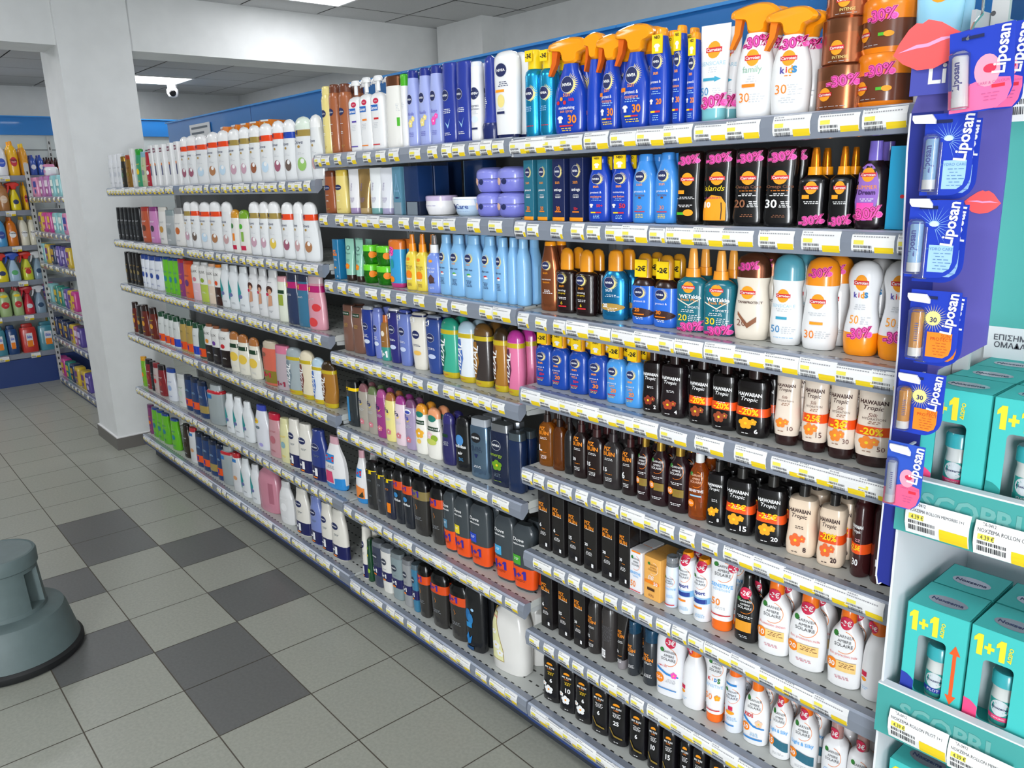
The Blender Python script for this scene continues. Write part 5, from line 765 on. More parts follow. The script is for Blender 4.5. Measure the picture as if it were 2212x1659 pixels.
def light_panel(x, y, z, where):
    r = empty('ceiling_light', (x+.3, y+.3, z), 0, 'square white ceiling light panel '+where, 'ceiling light', 'square ceiling light panels')
    q = MB(); q.box((-.28, -.28, -.004), (.28, .28, .004), mat('fbfcff', .5, emit=PANEL_E)); q.obj('diffuser', r)
    q = MB()
    for a, b in (((-.3, -.3, -.008), (.3, -.28, .006)), ((-.3, .28, -.008), (.3, .3, .006)), ((-.3, -.28, -.008), (-.28, .28, .006)), ((.28, -.28, -.008), (.3, .28, .006))): q.box(a, b, mat('e8e8ea', .5))
    q.obj('frame', r)
NL = [(-3.5, 1.2), (-3.5, -1.8), (-1.1, 1.2), (-1.1, -1.8), (.7, 1.2), (.7, -1.8), (3.1, -1.8), (3.1, .6)]
FL = [(-7.2, 1.25), (-7.2, -1.15), (-5.4, 1.25), (-5.4, -1.15), (-5.4, -2.95)]
ceiling(-3.86, 5, -4.6, 3.3, 3.02, -3.5, 1.2, 'ceiling', NL)
ceiling(-8, -4.2, -4.6, 3.3, 2.86, -7.2, 1.25, 'ceiling.001', FL)
NW = ['partly cut off beside the white beam', 'over the aisle end by the beam', 'above the second shelving bay', 'over the aisle by the second bay', 'above the third shelving bay', 'over the aisle by the third bay', 'over the aisle behind the camera', 'above the display stand']
for (x, y), wd in zip(NL, NW): light_panel(x, y, 3.02, wd)
for (x, y), wd in zip(FL, ['beside the dome camera in the far room', 'over the cleaning product aisle', 'over the far side of the pillar', 'in the far aisle left of the pillar', 'at the far left of the far room']): light_panel(x, y, 2.86, wd)
wallbox('wall_beam', (-4.2, -4.6, 2.66), (-3.86, 3.3, 3.08), mW)
wallbox('wall_pillar', (-4.3, -.02, 0), (-3.825, .42, 3.02), mW)
q = MB(); q.box((-4.315, -.035, 0), (-3.81, .43, .085), mat('6d6a66', .4)); q.box((-4.312, -.032, .085), (-3.813, .43, .092), mat('e8e8e8', .5)); struct(q, 'baseboard_pillar')
wallbox('wall_right', (-8, 3.1, 0), (5, 3.3, 3.08), mW)
wallbox('wall_right_pier', (-3.8, 2.88, 0), (-3.2, 3.1, 3.02), mW)
wallbox('wall_far_right', (-8, 2.88, 0), (-4.2, 3.1, 2.86), mW)
wallbox('wall_back', (-8.2, -4.6, 0), (-8, 3.3, 3.08), mW)
wallbox('wall_left', (-8.2, -4.8, 0), (5.2, -4.6, 3.08), mWg)
wallbox('wall_front', (5, -4.6, 0), (5.2, 3.3, 3.08), mWg)
# ---------------------------------------------------------------- shelving units
def shelf_mat():
    m = bpy.data.materials.new('m_perforated_steel'); m.use_nodes = True; nt = m.node_tree; b = nt.nodes['Principled BSDF']
    b.inputs['Roughness'].default_value = .4
    tc = nt.nodes.new('ShaderNodeTexCoord'); sp = nt.nodes.new('ShaderNodeSeparateXYZ'); nt.links.new(tc.outputs['Object'], sp.inputs[0])
    def ma(op, a, v=None):
        n = nt.nodes.new('ShaderNodeMath'); n.operation = op
        if isinstance(a, (int, float)): n.inputs[0].default_value = a
        else: nt.links.new(a, n.inputs[0])
        if v is not None:
            if isinstance(v, (int, float)): n.inputs[1].default_value = v
            else: nt.links.new(v, n.inputs[1])
        return n.outputs[0]
    fx = ma('LESS_THAN', ma('FRACT', ma('MULTIPLY', sp.outputs['X'], 1/.034)), .42); fy = ma('LESS_THAN', ma('FRACT', ma('MULTIPLY', ma('SUBTRACT', sp.outputs['Y'], .092), 1/.05)), .13)
    nz = ma('GREATER_THAN', sp.outputs['Z'], -.003)
    mx = nt.nodes.new('ShaderNodeMix'); mx.data_type = 'RGBA'; nt.links.new(ma('MULTIPLY', ma('MULTIPLY', fx, fy), nz), mx.inputs['Factor'])
    mx.inputs['A'].default_value = lin('bfc2be'); mx.inputs['B'].default_value = lin('101010'); nt.links.new(mx.outputs['Result'], b.inputs['Base Color']); return m
MSH = shelf_mat(); YS = .0736
mRail = mat('868d9a', .22, coat=.4); mRt = mat('aab3c4', .25); mBk = mat('8e9092', .5); mPost = mat('b9bcbc', .4); mBlue = mat('2277c2', .3, coat=.3); mBl2 = mat('3f93dc', .25); mBb = mat('27407c', .4)
def rail(q, x0, x1, y, m=None):
    P = [(y+.02, 0), (y-.002, 0), (y-.008, -.003), (y-.0115, -.023), (y-.0075, -.049), (y-.001, -.05), (y+.02, -.03)]; n = len(P)
    q.add([(x0, a, b) for a, b in P]+[(x1, a, b) for a, b in P], [tuple(range(n)), tuple(reversed(range(n, 2*n)))]+[(i, i+n, (i+1) % n+n, (i+1) % n) for i in range(n)], m or mRail)
    q.add([(x0, y-.0085, -.0028), (x1, y-.0085, -.0028), (x1, y-.0022, .0006), (x0, y-.0022, .0006)], [(0, 1, 2, 3)], mRt)
def unit(x0, x1, Z, label, y=YS, depth=.43, top=2.185, seams=(), blade=True, cap=0):
    r = empty('shelving_unit', ((x0+x1)/2, y+depth/2, 0), 0, label, 'shelving unit', 'shelving bays along the aisle' if depth > .42 else None)
    ox, oy = (x0+x1)/2, y+depth/2
    def part(name, fn, par=None, at_=(0, 0, 0), sm=False, k=None):
        q = MB(); fn(q); o = q.obj(name, par or r, sm); o.location = at_ if par else (at_[0]-ox, at_[1]-oy, at_[2]); return o
    part('back_panel', lambda q: q.box((x0+.02, y+depth, .1), (x1-.02, y+depth+.02, top-.02), mBk))
    for ux in (x0+.003, x1-.028):
        def post(q):
            q.box((ux, y+depth-.03, 0), (ux+.025, y+depth+.03, top-.16), mPost)
            for k in range(30): q.box((ux+.009, y+depth-.0306, .3+k*.055), (ux+.015, y+depth-.03, .325+k*.055), mat('101010'))
        part('upright', post)
    part('plinth', lambda q: (q.box((x0, y+.06, 0), (x1, y+.075, Z[-1]-.03), mat('3a3f48', .5)), q.box((x0, y-.004, Z[-1]-.062), (x1, y+.04, Z[-1]-.043), mBb)))
    part('header_panel', lambda q: (q.box((x0, y+depth-.015, top-.17), (x1-.004, y+depth-.003, top-.006), mBlue), q.box((x0, y+depth-.03, top-.008), (x1-.004, y+depth+.02, top), mBl2), [q.box((s, y+depth-.0158, top-.17), (s+.004, y+depth-.015, top-.006), mBb) for s in seams]))
    for i, z in enumerate(Z):
        s = part('shelf', lambda q: q.box((x0+.004, y+.0205, -.024), (x1-.004, y+depth-.005, 0), MSH), at_=(0, 0, z))
        part('price_rail', lambda q: rail(q, x0+.003, x1-.003, y), s)
        if i < len(Z)-1:
            for bx in (x0+.006, x1-.012):
                def br(q):
                    P = [(y+.03, -.026), (y+depth-.02, -.026), (y+depth-.02, -.05), (y+.1, -.046), (y+.03, -.04)]; n = 5
                    q.add([(bx, a, b) for a, b in P]+[(bx+.006, a, b) for a, b in P], [tuple(range(n)), tuple(reversed(range(n, 2*n)))]+[(k, k+n, (k+1) % n+n, (k+1) % n) for k in range(n)], mPost)
                part('bracket', br, s)
    return r
unit(-3.53, -.74, Z2, 'far double shelving bay by the pillar, full of white shampoos', seams=(-2.22,))
unit(-.74, .385, Z3, 'third shelving bay between the far and nearest bays')
un = unit(.385, 1.505, Z4, 'nearest shelving bay filled with sun care products')
q = MB(); q.box((1.505, YS-.008, 0), (1.512, YS+.45, 2.0), mat('c2c5c8', .35)); o = q.obj('side_panel', un); o.location = tuple(-c for c in un.location)
# ---------------------------------------------------------------- price tags
TGN = [0]
def ydec(y, v): return y-.0122+.03*(v-.55)**2
TAGM = {}
def tagmesh(w, v, lines=None):
    if (w, v, lines) in TAGM: return TAGM[(w, v, lines)]
    q = MB(); rr = random.Random(v*13+int(w*1000)); H = .0465
    def quad(u0, v0, u1, v1, c, e=0, k=3):
        P = []; F = []
        for j in range(k+1):
            t = v0+(v1-v0)*j/k
            for u in (u0, u1): P.append((u*w, ydec(0, t)-e-.0006, -.0485+t*H))
        for j in range(k): F.append((2*j, 2*j+1, 2*j+3, 2*j+2))
        q.add(P, F, mt('P'+c))
    quad(0, 0, 1, 1, ('f0f0ee', 'ececec', 'f3f3f1')[v % 3]); yw = .55 if w > .056 else .62 if w > .047 else .8
    quad(yw, .0, .985, .4, 'f2d21c', .0003)
    quad(.06, .5, .3 if w > .06 else .5, .66, 'efe35c', .0003, 1)
    u = .06
    while u < yw-.08: t = rr.uniform(.008, .022); quad(u, .14, u+t, .46, '2e2e34', .0005, 1); u += t+rr.uniform(.006, .018)
    if lines:
        for j, s_ in enumerate(lines):
            vs_, fs_ = text(s_, .0); k = w*(.2 if j == 0 else .86 if j == 1 else .2); cx = w*(.2 if j != 1 else .48); vz = (.93, .77, .58)[j]
            q.add([(cx+a*k, ydec(0, vz)-.0012, -.0485+vz*H+b*k) for a, b in vs_], fs_, mt('P303036'))
    else:
        for vz, n in ((.9, .3), (.8, .85)):
            u = .05
            while u < n: t = rr.uniform(.02, .05); quad(u, vz-.02, u+t, vz+.025, '9a9a9e', .0003, 1); u += t+.018
    TAGM[(w, v, lines)] = q.mesh('price_tag', False); return TAGM[(w, v, lines)]
TAGS = []
def ptag(x, z, w, where, y=YS, v=None, lines=None, tilt=0):
    TGN[0] += 1; o = bpy.data.objects.new('price_tag', tagmesh(w, TGN[0] % 5 if v is None else v, lines)); link(o)
    o.location = (x, y-.0004*(TGN[0] % 3), z); o.rotation_euler[1] = tilt; TAGS.append((o, where, x, w))
R4 = ['1100 1133 1170 1208 1261 1317 1374 1431 1499 1567 1669 1767 1862', '1111s 1138s 1189s 1233s 1267s 1307 1342 1402 1437 1495 1556 1638 1731 1839 1938s', '1118s 1156s 1195 1222 1268 1320 1368 1422 1456 1520 1581 1649 1725 1802 1880', '1125 1164 1207 1245 1287 1330 1366 1425 1500 1586 1665 1722 1787 1850', '1127s 1152s 1182s 1210s 1243s 1276s 1308s 1340 1390s 1424s 1467s 1515s 1562 1625 1688 1755 1825', '1151 1196s 1227s 1258 1306s 1343s 1379s 1417s 1451s 1486s 1520 1576 1637 1690 1755', '1143s 1174s 1206s 1236s 1268s 1297 1331s 1362s 1397 1446 1495 1535 1590 1650', '1146 1176 1214 1245 1285 1320 1360 1400 1440']
for i, s in enumerate(R4):
    L = s.split(); xs = []
    for a in L: xs.append((xat(float(a.rstrip('s')), YS-.012, Z4[i]-.02), .045 if a[-1] == 's' else .079))
    for j, (x, w) in enumerate(xs):
        if j+1 < len(xs): w_ = xs[j+1][0]-x; w = .045 if w == .045 and w_ > .04 else .079 if w_ > .06 else .06 if w_ > .05 else .045
        if x+w > 1.5: w = .045
        ptag(x, Z4[i], w, wh(i, 8, 'nearest'), tilt=random.uniform(-.015, .02) if random.random() < .3 else 0)
def auto(x0, x1, z, where, ws, pg, gap, y=YS, end=.01):
    x = x0+.008
    while x < x1-ws[0]-end:
        w = random.choice(ws); ptag(x, z, w, where, y, tilt=random.uniform(-.012, .012)); x += w+.0015
        if random.random() < pg: x += random.uniform(*gap)
for i, z in enumerate(Z3): auto(-.735, .38, z, wh(i, 7, 'third'), (.06, .06, .079) if i else (.05, .06), (.5, .7, .75, .25, .3, .3, .35)[i], (.015, .07) if i < 3 else (.01, .03))
for i, z in enumerate(Z2): auto(-3.52, -2.23, z, wh(i, 6, 'far'), (.06, .075), .12, (.01, .03)); auto(-2.21, -.75, z, wh(i, 6, 'far'), (.055, .06), .45, (.01, .03))
# ---------------------------------------------------------------- dome camera, sign
r = empty('dome_camera', tuple(at(371, 183, z=2.856)), 0, 'small white dome security camera on the far ceiling', 'security camera')
c_ = r.location.copy()
q = MB(); loft(q, [(-.03, .05, .05), (0, .055, .055)], 2, 16, mat('e8e8ea')); q.obj('mount', r, True)
q = MB(); loft(q, [(-.13, .02, .02), (-.12, .045, .045), (-.09, .06, .06), (-.05, .06, .06), (-.03, .045, .045)], 2, 16, mat('eaeaec')); q.obj('housing', r, True)
q = MB(); loft(q, [(0, .036, .036), (.022, .034, .034), (.03, .024, .024)], 2, 16, mat('08080a', .1)); o = q.obj('lens', r, True); o.location = (.04, -.014, -.088); o.rotation_euler = (0, radians(100), radians(-20))
q = MB(); q.box((-.16, -.005, -.04), (.16, 0, .04), mat('e6e8ea', .6))
for k in range(2): q.box((-.13, -.006, .012-.03*k), (.13-.06*k, -.005, .024-.03*k), mat('55606e'))
o = q.obj('header_sign', label='small white sign fixed on the blue header in the corner', cat='sign'); o.location = (-2.95, YS+.41, 2.1)
# ---------------------------------------------------------------- kick stool
mSt = mat('5c6c6d', .5, noise=.06, nscale=25, bump=.15); mRub = mat('16181a', .6)
SX, SY = -1.375, -1.078
r = empty('step_stool', (SX, SY, 0), 0, 'round grey-green plastic kick step stool standing on the tiles', 'step stool')
def revolve(q, prof, m, seg=64, rec=None):
    vs = []; fs = []
    for i, (rad, z) in enumerate(prof):
        for t in range(seg):
            a = 2*pi*t/seg; rr = rad
            if rec and rec[0] < z < rec[1] and min(abs((a-c+pi) % (2*pi)-pi) for c in rec[3]) < rec[2]: rr -= .045
            vs.append((rr*cos(a), rr*sin(a), z))
        if i: fs += [((i-1)*seg+t, (i-1)*seg+(t+1) % seg, i*seg+(t+1) % seg, i*seg+t) for t in range(seg)]
    fs += [tuple(reversed(range(seg))), tuple(range(len(vs)-seg, len(vs)))]
    q.add(vs, fs, m)
q = MB(); revolve(q, [(.234, .035), (.228, .06), (.203, .17), (.195, .187), (.182, .193), (.14, .2), (.1, .2)], mSt); q.obj('skirt', r, True)
q = MB(); revolve(q, [(.142, .19), (.139, .215), (.1375, .216), (.127, .36), (.127, .361), (.127, .38)], mSt, 96, (.2155, .3605, .27, [radians(d) for d in (47, -43, 137, 227)])); q.obj('column', r, True)
q = MB(); revolve(q, [(.1, .375), (.129, .375), (.134, .38), (.134, .425), (.13, .433), (.122, .435), (.12, .432), (.05, .432)], mSt); q.obj('top_step', r, True)
q = MB(); revolve(q, [(.2, 0), (.238, .002), (.245, .012), (.245, .03), (.236, .04), (.205, .04)], mRub); q.obj('rubber_bumper', r, True)
# ---------------------------------------------------------------- lip balm board with blister cards
YB = -.03
def pz_(px, py, y): p = at(px, py, y=y); return p.x, p.z
r = empty('lip_balm_display', (1.47, YB, 1.2), 0, 'tall blue and violet cardboard hanging board with red lips prints', 'display board')
def bpart(name, pts, y0, y1, c, par=None):
    q = MB(); q.prism([(x-1.47, z-1.2) for x, z in pts], y0-YB, y1-YB, mt('P'+c)); return q.obj(name, par or r)
def dens(L): return [pz_(a, b, YB) for a, b in L]
outl = [(1968, 245), (1960, 330), (1955, 440), (1950, 560), (1940, 760), (1930, 880), (1915, 1030), (1902, 1150), (1893, 1240), (1896, 1262), (1904, 1258), (1925, 1185), (1934, 1115), (1960, 1040), (2025, 800), (2130, 745), (2150, 560), (2174, 360), (2193, 160), (2205, 58), (2100, 60), (2000, 100), (1985, 200)]
B = dens(outl); ed = [B[i] for i in range(15)]
bpart('board', B, YB, YB+.004, '5a55a8')
edge = B[:11]; inn = [(x+.05, z) for x, z in edge[:7]]+[(x+.028, z+.004) for x, z in edge[7:10]]+[edge[10]]
q = MB(); n = len(edge); q.add([(x-1.47, -.0007, z-1.2) for x, z in edge]+[(x-1.47, -.0007, z-1.2) for x, z in inn], [(i, i+n, i+1+n, i+1) for i in range(n-1)], mt('P1b2a8c')); q.obj('blue_border', r, label='dark blue border')
q = MB(); n = len(edge); q.add([(x-1.47-.0015, -.001, z-1.2) for x, z in edge]+[(x-1.47+.0015, -.001, z-1.2) for x, z in edge], [(i, i+n, i+1+n, i+1) for i in range(n-1)], mt('Pe8e8f4')); q.obj('white_edge', r)
def lips(q, cx, cz, w, h, y, rot=0.):
    up = [(-1, -.05), (-.75, .35), (-.4, .78), (-.15, .95), (0, .86), (.18, .95), (.5, .7), (.8, .25), (1, -.02)]; lo = [(.8, -.45), (.45, -.85), (0, -1), (-.45, -.9), (-.8, -.5)]
    c, s_ = cos(rot), sin(rot)
    def M_(P): return [(cx+(a*c-b*s_*.8)*w/2, y, cz+(a*s_*.8+b*c)*h/2) for a, b in P]
    P = up+lo; q.add(M_(P)[::-1], [tuple(range(len(P)))], mt('Pff5f5f'))
    L = [(-.85, -.02), (-.3, .1), (0, .04), (.4, .12), (.9, -.0), (.4, -.02), (0, -.1), (-.3, -.04)]
    q.add([(a, b-.0006, c2_) for a, b, c2_ in M_(L)[::-1]], [tuple(range(8))], mt('Pf0a8d0'))
q = MB(); a = pz_(2123, 436, YB); lips(q, a[0]-1.47, a[1]-1.2, .052, .036, -.001, -.12)
a = pz_(2200, 40, YB); q.obj('lips_print', r, label='small coral lips print')
# heading card with the big lips
q = MB(); a, b = pz_(1972, 128, -.05), pz_(2068, 190, -.05); q.box((a[0]-1.47, -.022, b[1]-1.2-.006), (b[0]-1.47, -.019, a[1]-1.2), mt('P4a50b0'))
vs_, fs_ = text('Li', .02); c = pz_(2027, 158, -.05); q.add([(c[0]-1.47+x*.026, -.0228, c[1]-1.2+z*.026) for x, z in vs_], fs_, mt('Pw')); q.obj('heading_card', r)
q = MB(); c = pz_(2006, 96, -.055); lips(q, c[0]-1.47, c[1]-1.2, .108, .074, -.028, .28); q.obj('lips_header', r, label='large coral lips cut-out')
for k, (px, py) in enumerate(((2005, 258), (1998, 437), (1993, 640), (1972, 812), (1952, 965))):
    a = pz_(px, py, -.075); q = MB(); pts = [(-.016, .006), (.012, .006), (.018, -.002), (.018, -.008), (-.012, -.006), (-.016, 0)]
    q.prism([(a[0]-1.47+x, a[1]-1.2+z) for x, z in pts], -.062, -.058, mt('Pe4e4e8')); q.box((a[0]-1.47-.002, -.06, a[1]-1.2-.004), (a[0]-1.47+.002, 0, a[1]-1.2-.001), mt('Pd8d8dc')); q.obj('peg_hook', r)
def card(TL, BR, kind, label, y=-.075, tilt=0, back=0, x_=None):
    a, b = pz_(*TL, y), pz_(*BR, y); w, h = b[0]-a[0], a[1]-b[1]; cx, cz = (a[0]+b[0])/2, (a[1]+b[1])/2
    bg, pc, st, sc = {'hydro': ('1238b8', 'a4cdf0', '9cc8ee', 'w'), 'sun': ('1238b8', 'f08a20', 'd89018', 'w'), 'red': ('1238b8', 'ff6fa4', 'f0f0f2', 'w'), 'pink': ('2a54c0', 'f4608c', 'b0b8c8', 'c8ccd4')}[kind]
    r = empty('lip_balm_pack', (cx, y, cz), 0, label, 'lip balm', 'lip balm blister packs hanging on the blue board'); r.rotation_euler[1] = tilt
    q = MB(); R_ = .14*w; hw, hh = w/2, h/2
    P = [(-hw, -hh), (hw-3*R_, -hh)]+[(hw-3*R_+3*R_*sin(t), -hh+3*R_-3*R_*cos(t)) for t in [pi/2*k/6 for k in range(1, 7)]]+[(hw, hh), (-hw, hh)]
    q.prism(P, -.0006, .0006, mt('P'+bg)); q.obj('card', r)
    D = Dec(w, .002, h, lambda x, z: -.0004, False)
    def V(v): return v-.5
    if kind == 'hydro': D.p([(-.12, V(.08)), (.5, V(.08)), (.72, V(.13)), (.8, V(.22)), (.8, V(.43)), (-.12, V(.43))], pc); D.e(.0, V(.7), .1, .06, 'cfe4f8', 10); D.ray_(0, V(.68), .08, .42, '8ab8e8', 16, -70, 160); D.t('HYDRO CARE', .3, V(.38), .5, '5a86b8'); D.l(.35, V(.32), .3, 6, '5a86b8', .04)
    elif kind == 'sun': D.ray_(-.02, V(.62), .1, .3, 'f0e070', 28, 0, 350); D.e(-.02, V(.62), .15, .15, 'f4ec90'); D.t('30', 0, V(.6), .14, '3a3a6a', bold=.03); D.p([(-.2, V(.08)), (.5, V(.08)), (.72, V(.13)), (.8, V(.22)), (.8, V(.43)), (-.2, V(.43))], pc); D.t('SUN', .55, V(.39), .18, 'c84010'); D.t('PROTECT', .38, V(.34), .42, 'c84010'); D.l(.35, V(.28), .3, 5, 'c85a20', .04)
    else: D.p([(-.98, V(.02)), (.5, V(.02)), (.8, V(.1)), (.95, V(.25)), (.9, V(.36)), (.2, V(.4)), (-.98, V(.28))], pc); D.e(.2, V(.48), .2, .26, 'f8a0b8'); D.e(.28, V(.5), .1, .07, 'd83050'); D.r(.35, V(.26), .75, V(.3), 'e02a40'); D.t('CARE & COLOUR', .4, V(.33), .5, 'c05a90'); D.l(.3, V(.2), .35, 3, 'c05a90', .04)
    D.t('Liposan', .68, V(.7), h/w*.56, 'w', 84, bold=.025, sy=1.1)
    D.r(-.6, V(.885), .1, V(.925), '101c50'); D.mb.obj('printed_label', r)
    q = MB(); loft(q, [(h*.08, w*.1, w*.1), (h*.2, w*.1, w*.1)], 2, 12, mt(sc)); loft(q, [(h*.2, w*.094, w*.094), (h*.68, w*.094, w*.094), (h*.7, w*.07, w*.07)], 2, 12, mt(st))
    if kind in ('hydro', 'red'):
        vs_, fs_ = text('Liposan', .03); k = h*.34; q.add([(-z*k, -w*.094*math.sqrt(max(.05, 1-(z*k/(w*.1))**2))-.0004, h*.45+x*k) for x, z in vs_], fs_, mt('P4a5ab0' if kind == 'hydro' else 'P3a3a90'))
    elif kind in ('sun', 'pink'):
        for j in range(9): q.add([(w*.01, -w*.0953, h*(.3+.03*j)), (w*.07, -w*.0735, h*(.3+.03*j)), (w*.07, -w*.0735, h*(.315+.03*j)), (w*.01, -w*.0953, h*(.315+.03*j))], [(0, 1, 2, 3)], mt('P5a5a90'))
    o = q.obj('balm_stick', r, True); o.location = (-w*.3, -w*.1, -hh)
    q = MB(); loft(q, [(h*.05, w*.13, w*.1), (h*.06, w*.15, w*.13), (h*.72, w*.15, w*.13), (h*.76, w*.1, w*.06)], 4, 16, mat('ffffff', .05, trans=.96)); o = q.obj('blister', r, True); o.location = (-w*.3, -w*.1, -hh)
    return r
card((2150, 52), (2205, 232), 'red', 'pink and blue lip balm pack directly behind the front pink one', -.062)
card((2060, 68), (2180, 236), 'red', 'topmost lip balm pack with pink hearts and white stick', -.1, -.08)
card((2002, 248), (2092, 422), 'hydro', 'blue lip balm pack hanging just below the pink top one', -.08)
card((2018, 262), (2104, 430), 'hydro', 'light blue lip balm pack half hidden below the pink top one', -.066)
card((1968, 432), (2064, 604), 'hydro', 'light blue lip balm pack above the orange sun packs', -.085)
card((1985, 442), (2076, 614), 'hydro', 'light blue lip balm pack behind the one above the sun packs', -.07)
card((1970, 624), (2062, 790), 'sun', 'blue lip balm pack with sun picture and orange corner, upper one', -.085)
card((1988, 634), (2072, 797), 'sun', 'sun picture lip balm pack behind the upper one', -.07)
card((1944, 797), (2030, 948), 'sun', 'lower sun picture lip balm pack beside the teal cartons', -.085)
card((1920, 950), (1985, 1108), 'pink', 'lowest lip balm pack with pink corner and grey stick', -.085)
# ---------------------------------------------------------------- teal cardboard stand with roll-on cartons
SYF = -.05; sx0 = 1.518; sx1 = 1.99
r = empty('cardboard_stand', (sx0, SYF, 0), 0, 'teal and white cardboard floor display stand at right edge', 'display stand')
def sp(name, a, b, m, par=None, lb=None):
    q = MB(); q.box((a[0]-sx0, a[1]-SYF, a[2]), (b[0]-sx0, b[1]-SYF, b[2]), m); return q.obj(name, par or r, label=lb)
mCd = mat('dfe1e6', .6); mTe = mat('45a09c', .45); mTl = mat('55b0aa', .45)
sp('side_panel', (sx0-.004, SYF, 0), (sx0, .3, 1.2), mCd, lb='white left side panel'); sp('side_panel', (sx1, SYF, 0), (sx1+.004, .3, 1.2), mCd)
sp('back_panel', (sx0, .3, 0), (sx1, .304, 1.25), mCd)
LZ = [1.252, .848, .53]; LH = .098
for z in LZ:
    o = sp('tray', (sx0, SYF+.004, z-.036), (sx1, .3, z-.0305), mCd); 
    sp('tray_lip', (sx0-.006, SYF-.006, z-LH), (sx1+.004, SYF, z), mTe, o, 'teal front lip'); sp('lip_edge', (sx0-.006, SYF-.006, z), (sx1, SYF+.012, z+.003), mCd, o)
hb = at(2128, 745, y=.26); hx = hb.x
sp('header_board', (hx, .258, 1.2), (hx+.55, .262, 2.3), mTl); 
q = MB(); zt_ = at(2150, 705, y=.256).z; q.box((hx-sx0, .2565-SYF, 1.3), (hx+.5-sx0, .258-SYF, zt_), mt('Pe8eaec'))
for k, s_ in enumerate(('ΕΠΙΣΗΜΟΣ', 'ΟΜΑΔΑΣ ΥΓΕΙΑΣ')):
    vs_, fs_ = text(s_, .015); kk = .075*(1 if k == 0 else 1.55); a = at(2150, (727, 743)[k], y=.256); q.add([(a.x-sx0-.002+(x+.5)*kk, .2558-SYF, a.z+z*kk) for x, z in vs_], fs_, mt('P50505a'))
q.obj('header_text_band', r, label='white text band')
for z, s_ in ((1.252, 'SCOPRI'), (.848, 'SCOPRI')):
    q = MB()
    vs_, fs_ = text(s_, .03); q.add([(.11+x*.15, -.0068, z-.034+y*.15) for x, y in vs_], fs_, mt('P6cada8'))
    q.obj('lip_lettering', r, label='pale lettering')
ptag(at(1962, 1090, y=SYF-.012).x, 1.252-.032, .112, 'teal stand upper tray', SYF-.008, 1, ('ΖΑ-0412', 'NOXZEMA ROLLON MEMORIES 1+1', '4.39 €'))
ptag(at(2112, 1115, y=SYF-.012).x, 1.252-.034, .112, 'teal stand upper tray', SYF-.008, 2, ('ΖΑ-0412', 'NOXZEMA ROLLON CLASSIC', '4.39 €'))
ptag(at(1922, 1560, y=SYF-.012).x, .848-.03, .112, 'teal stand middle tray', SYF-.008, 1, ('ΖΑ-0412', 'NOXZEMA ROLLON PILOT 1+1', '4.39 €'))
ptag(at(2050, 1620, y=SYF-.012).x, .848-.034, .112, 'teal stand middle tray', SYF-.008, 2, ('ΖΑ-0412', 'NOXZEMA ROLLON MEMORIES', '4.39 €'))
for o, *_ in TAGS[-4:]: o.scale = (.9, 1, 1.25)
BW, BH, BD = .102, .188, .1
mBx = mt('P40beba'); 
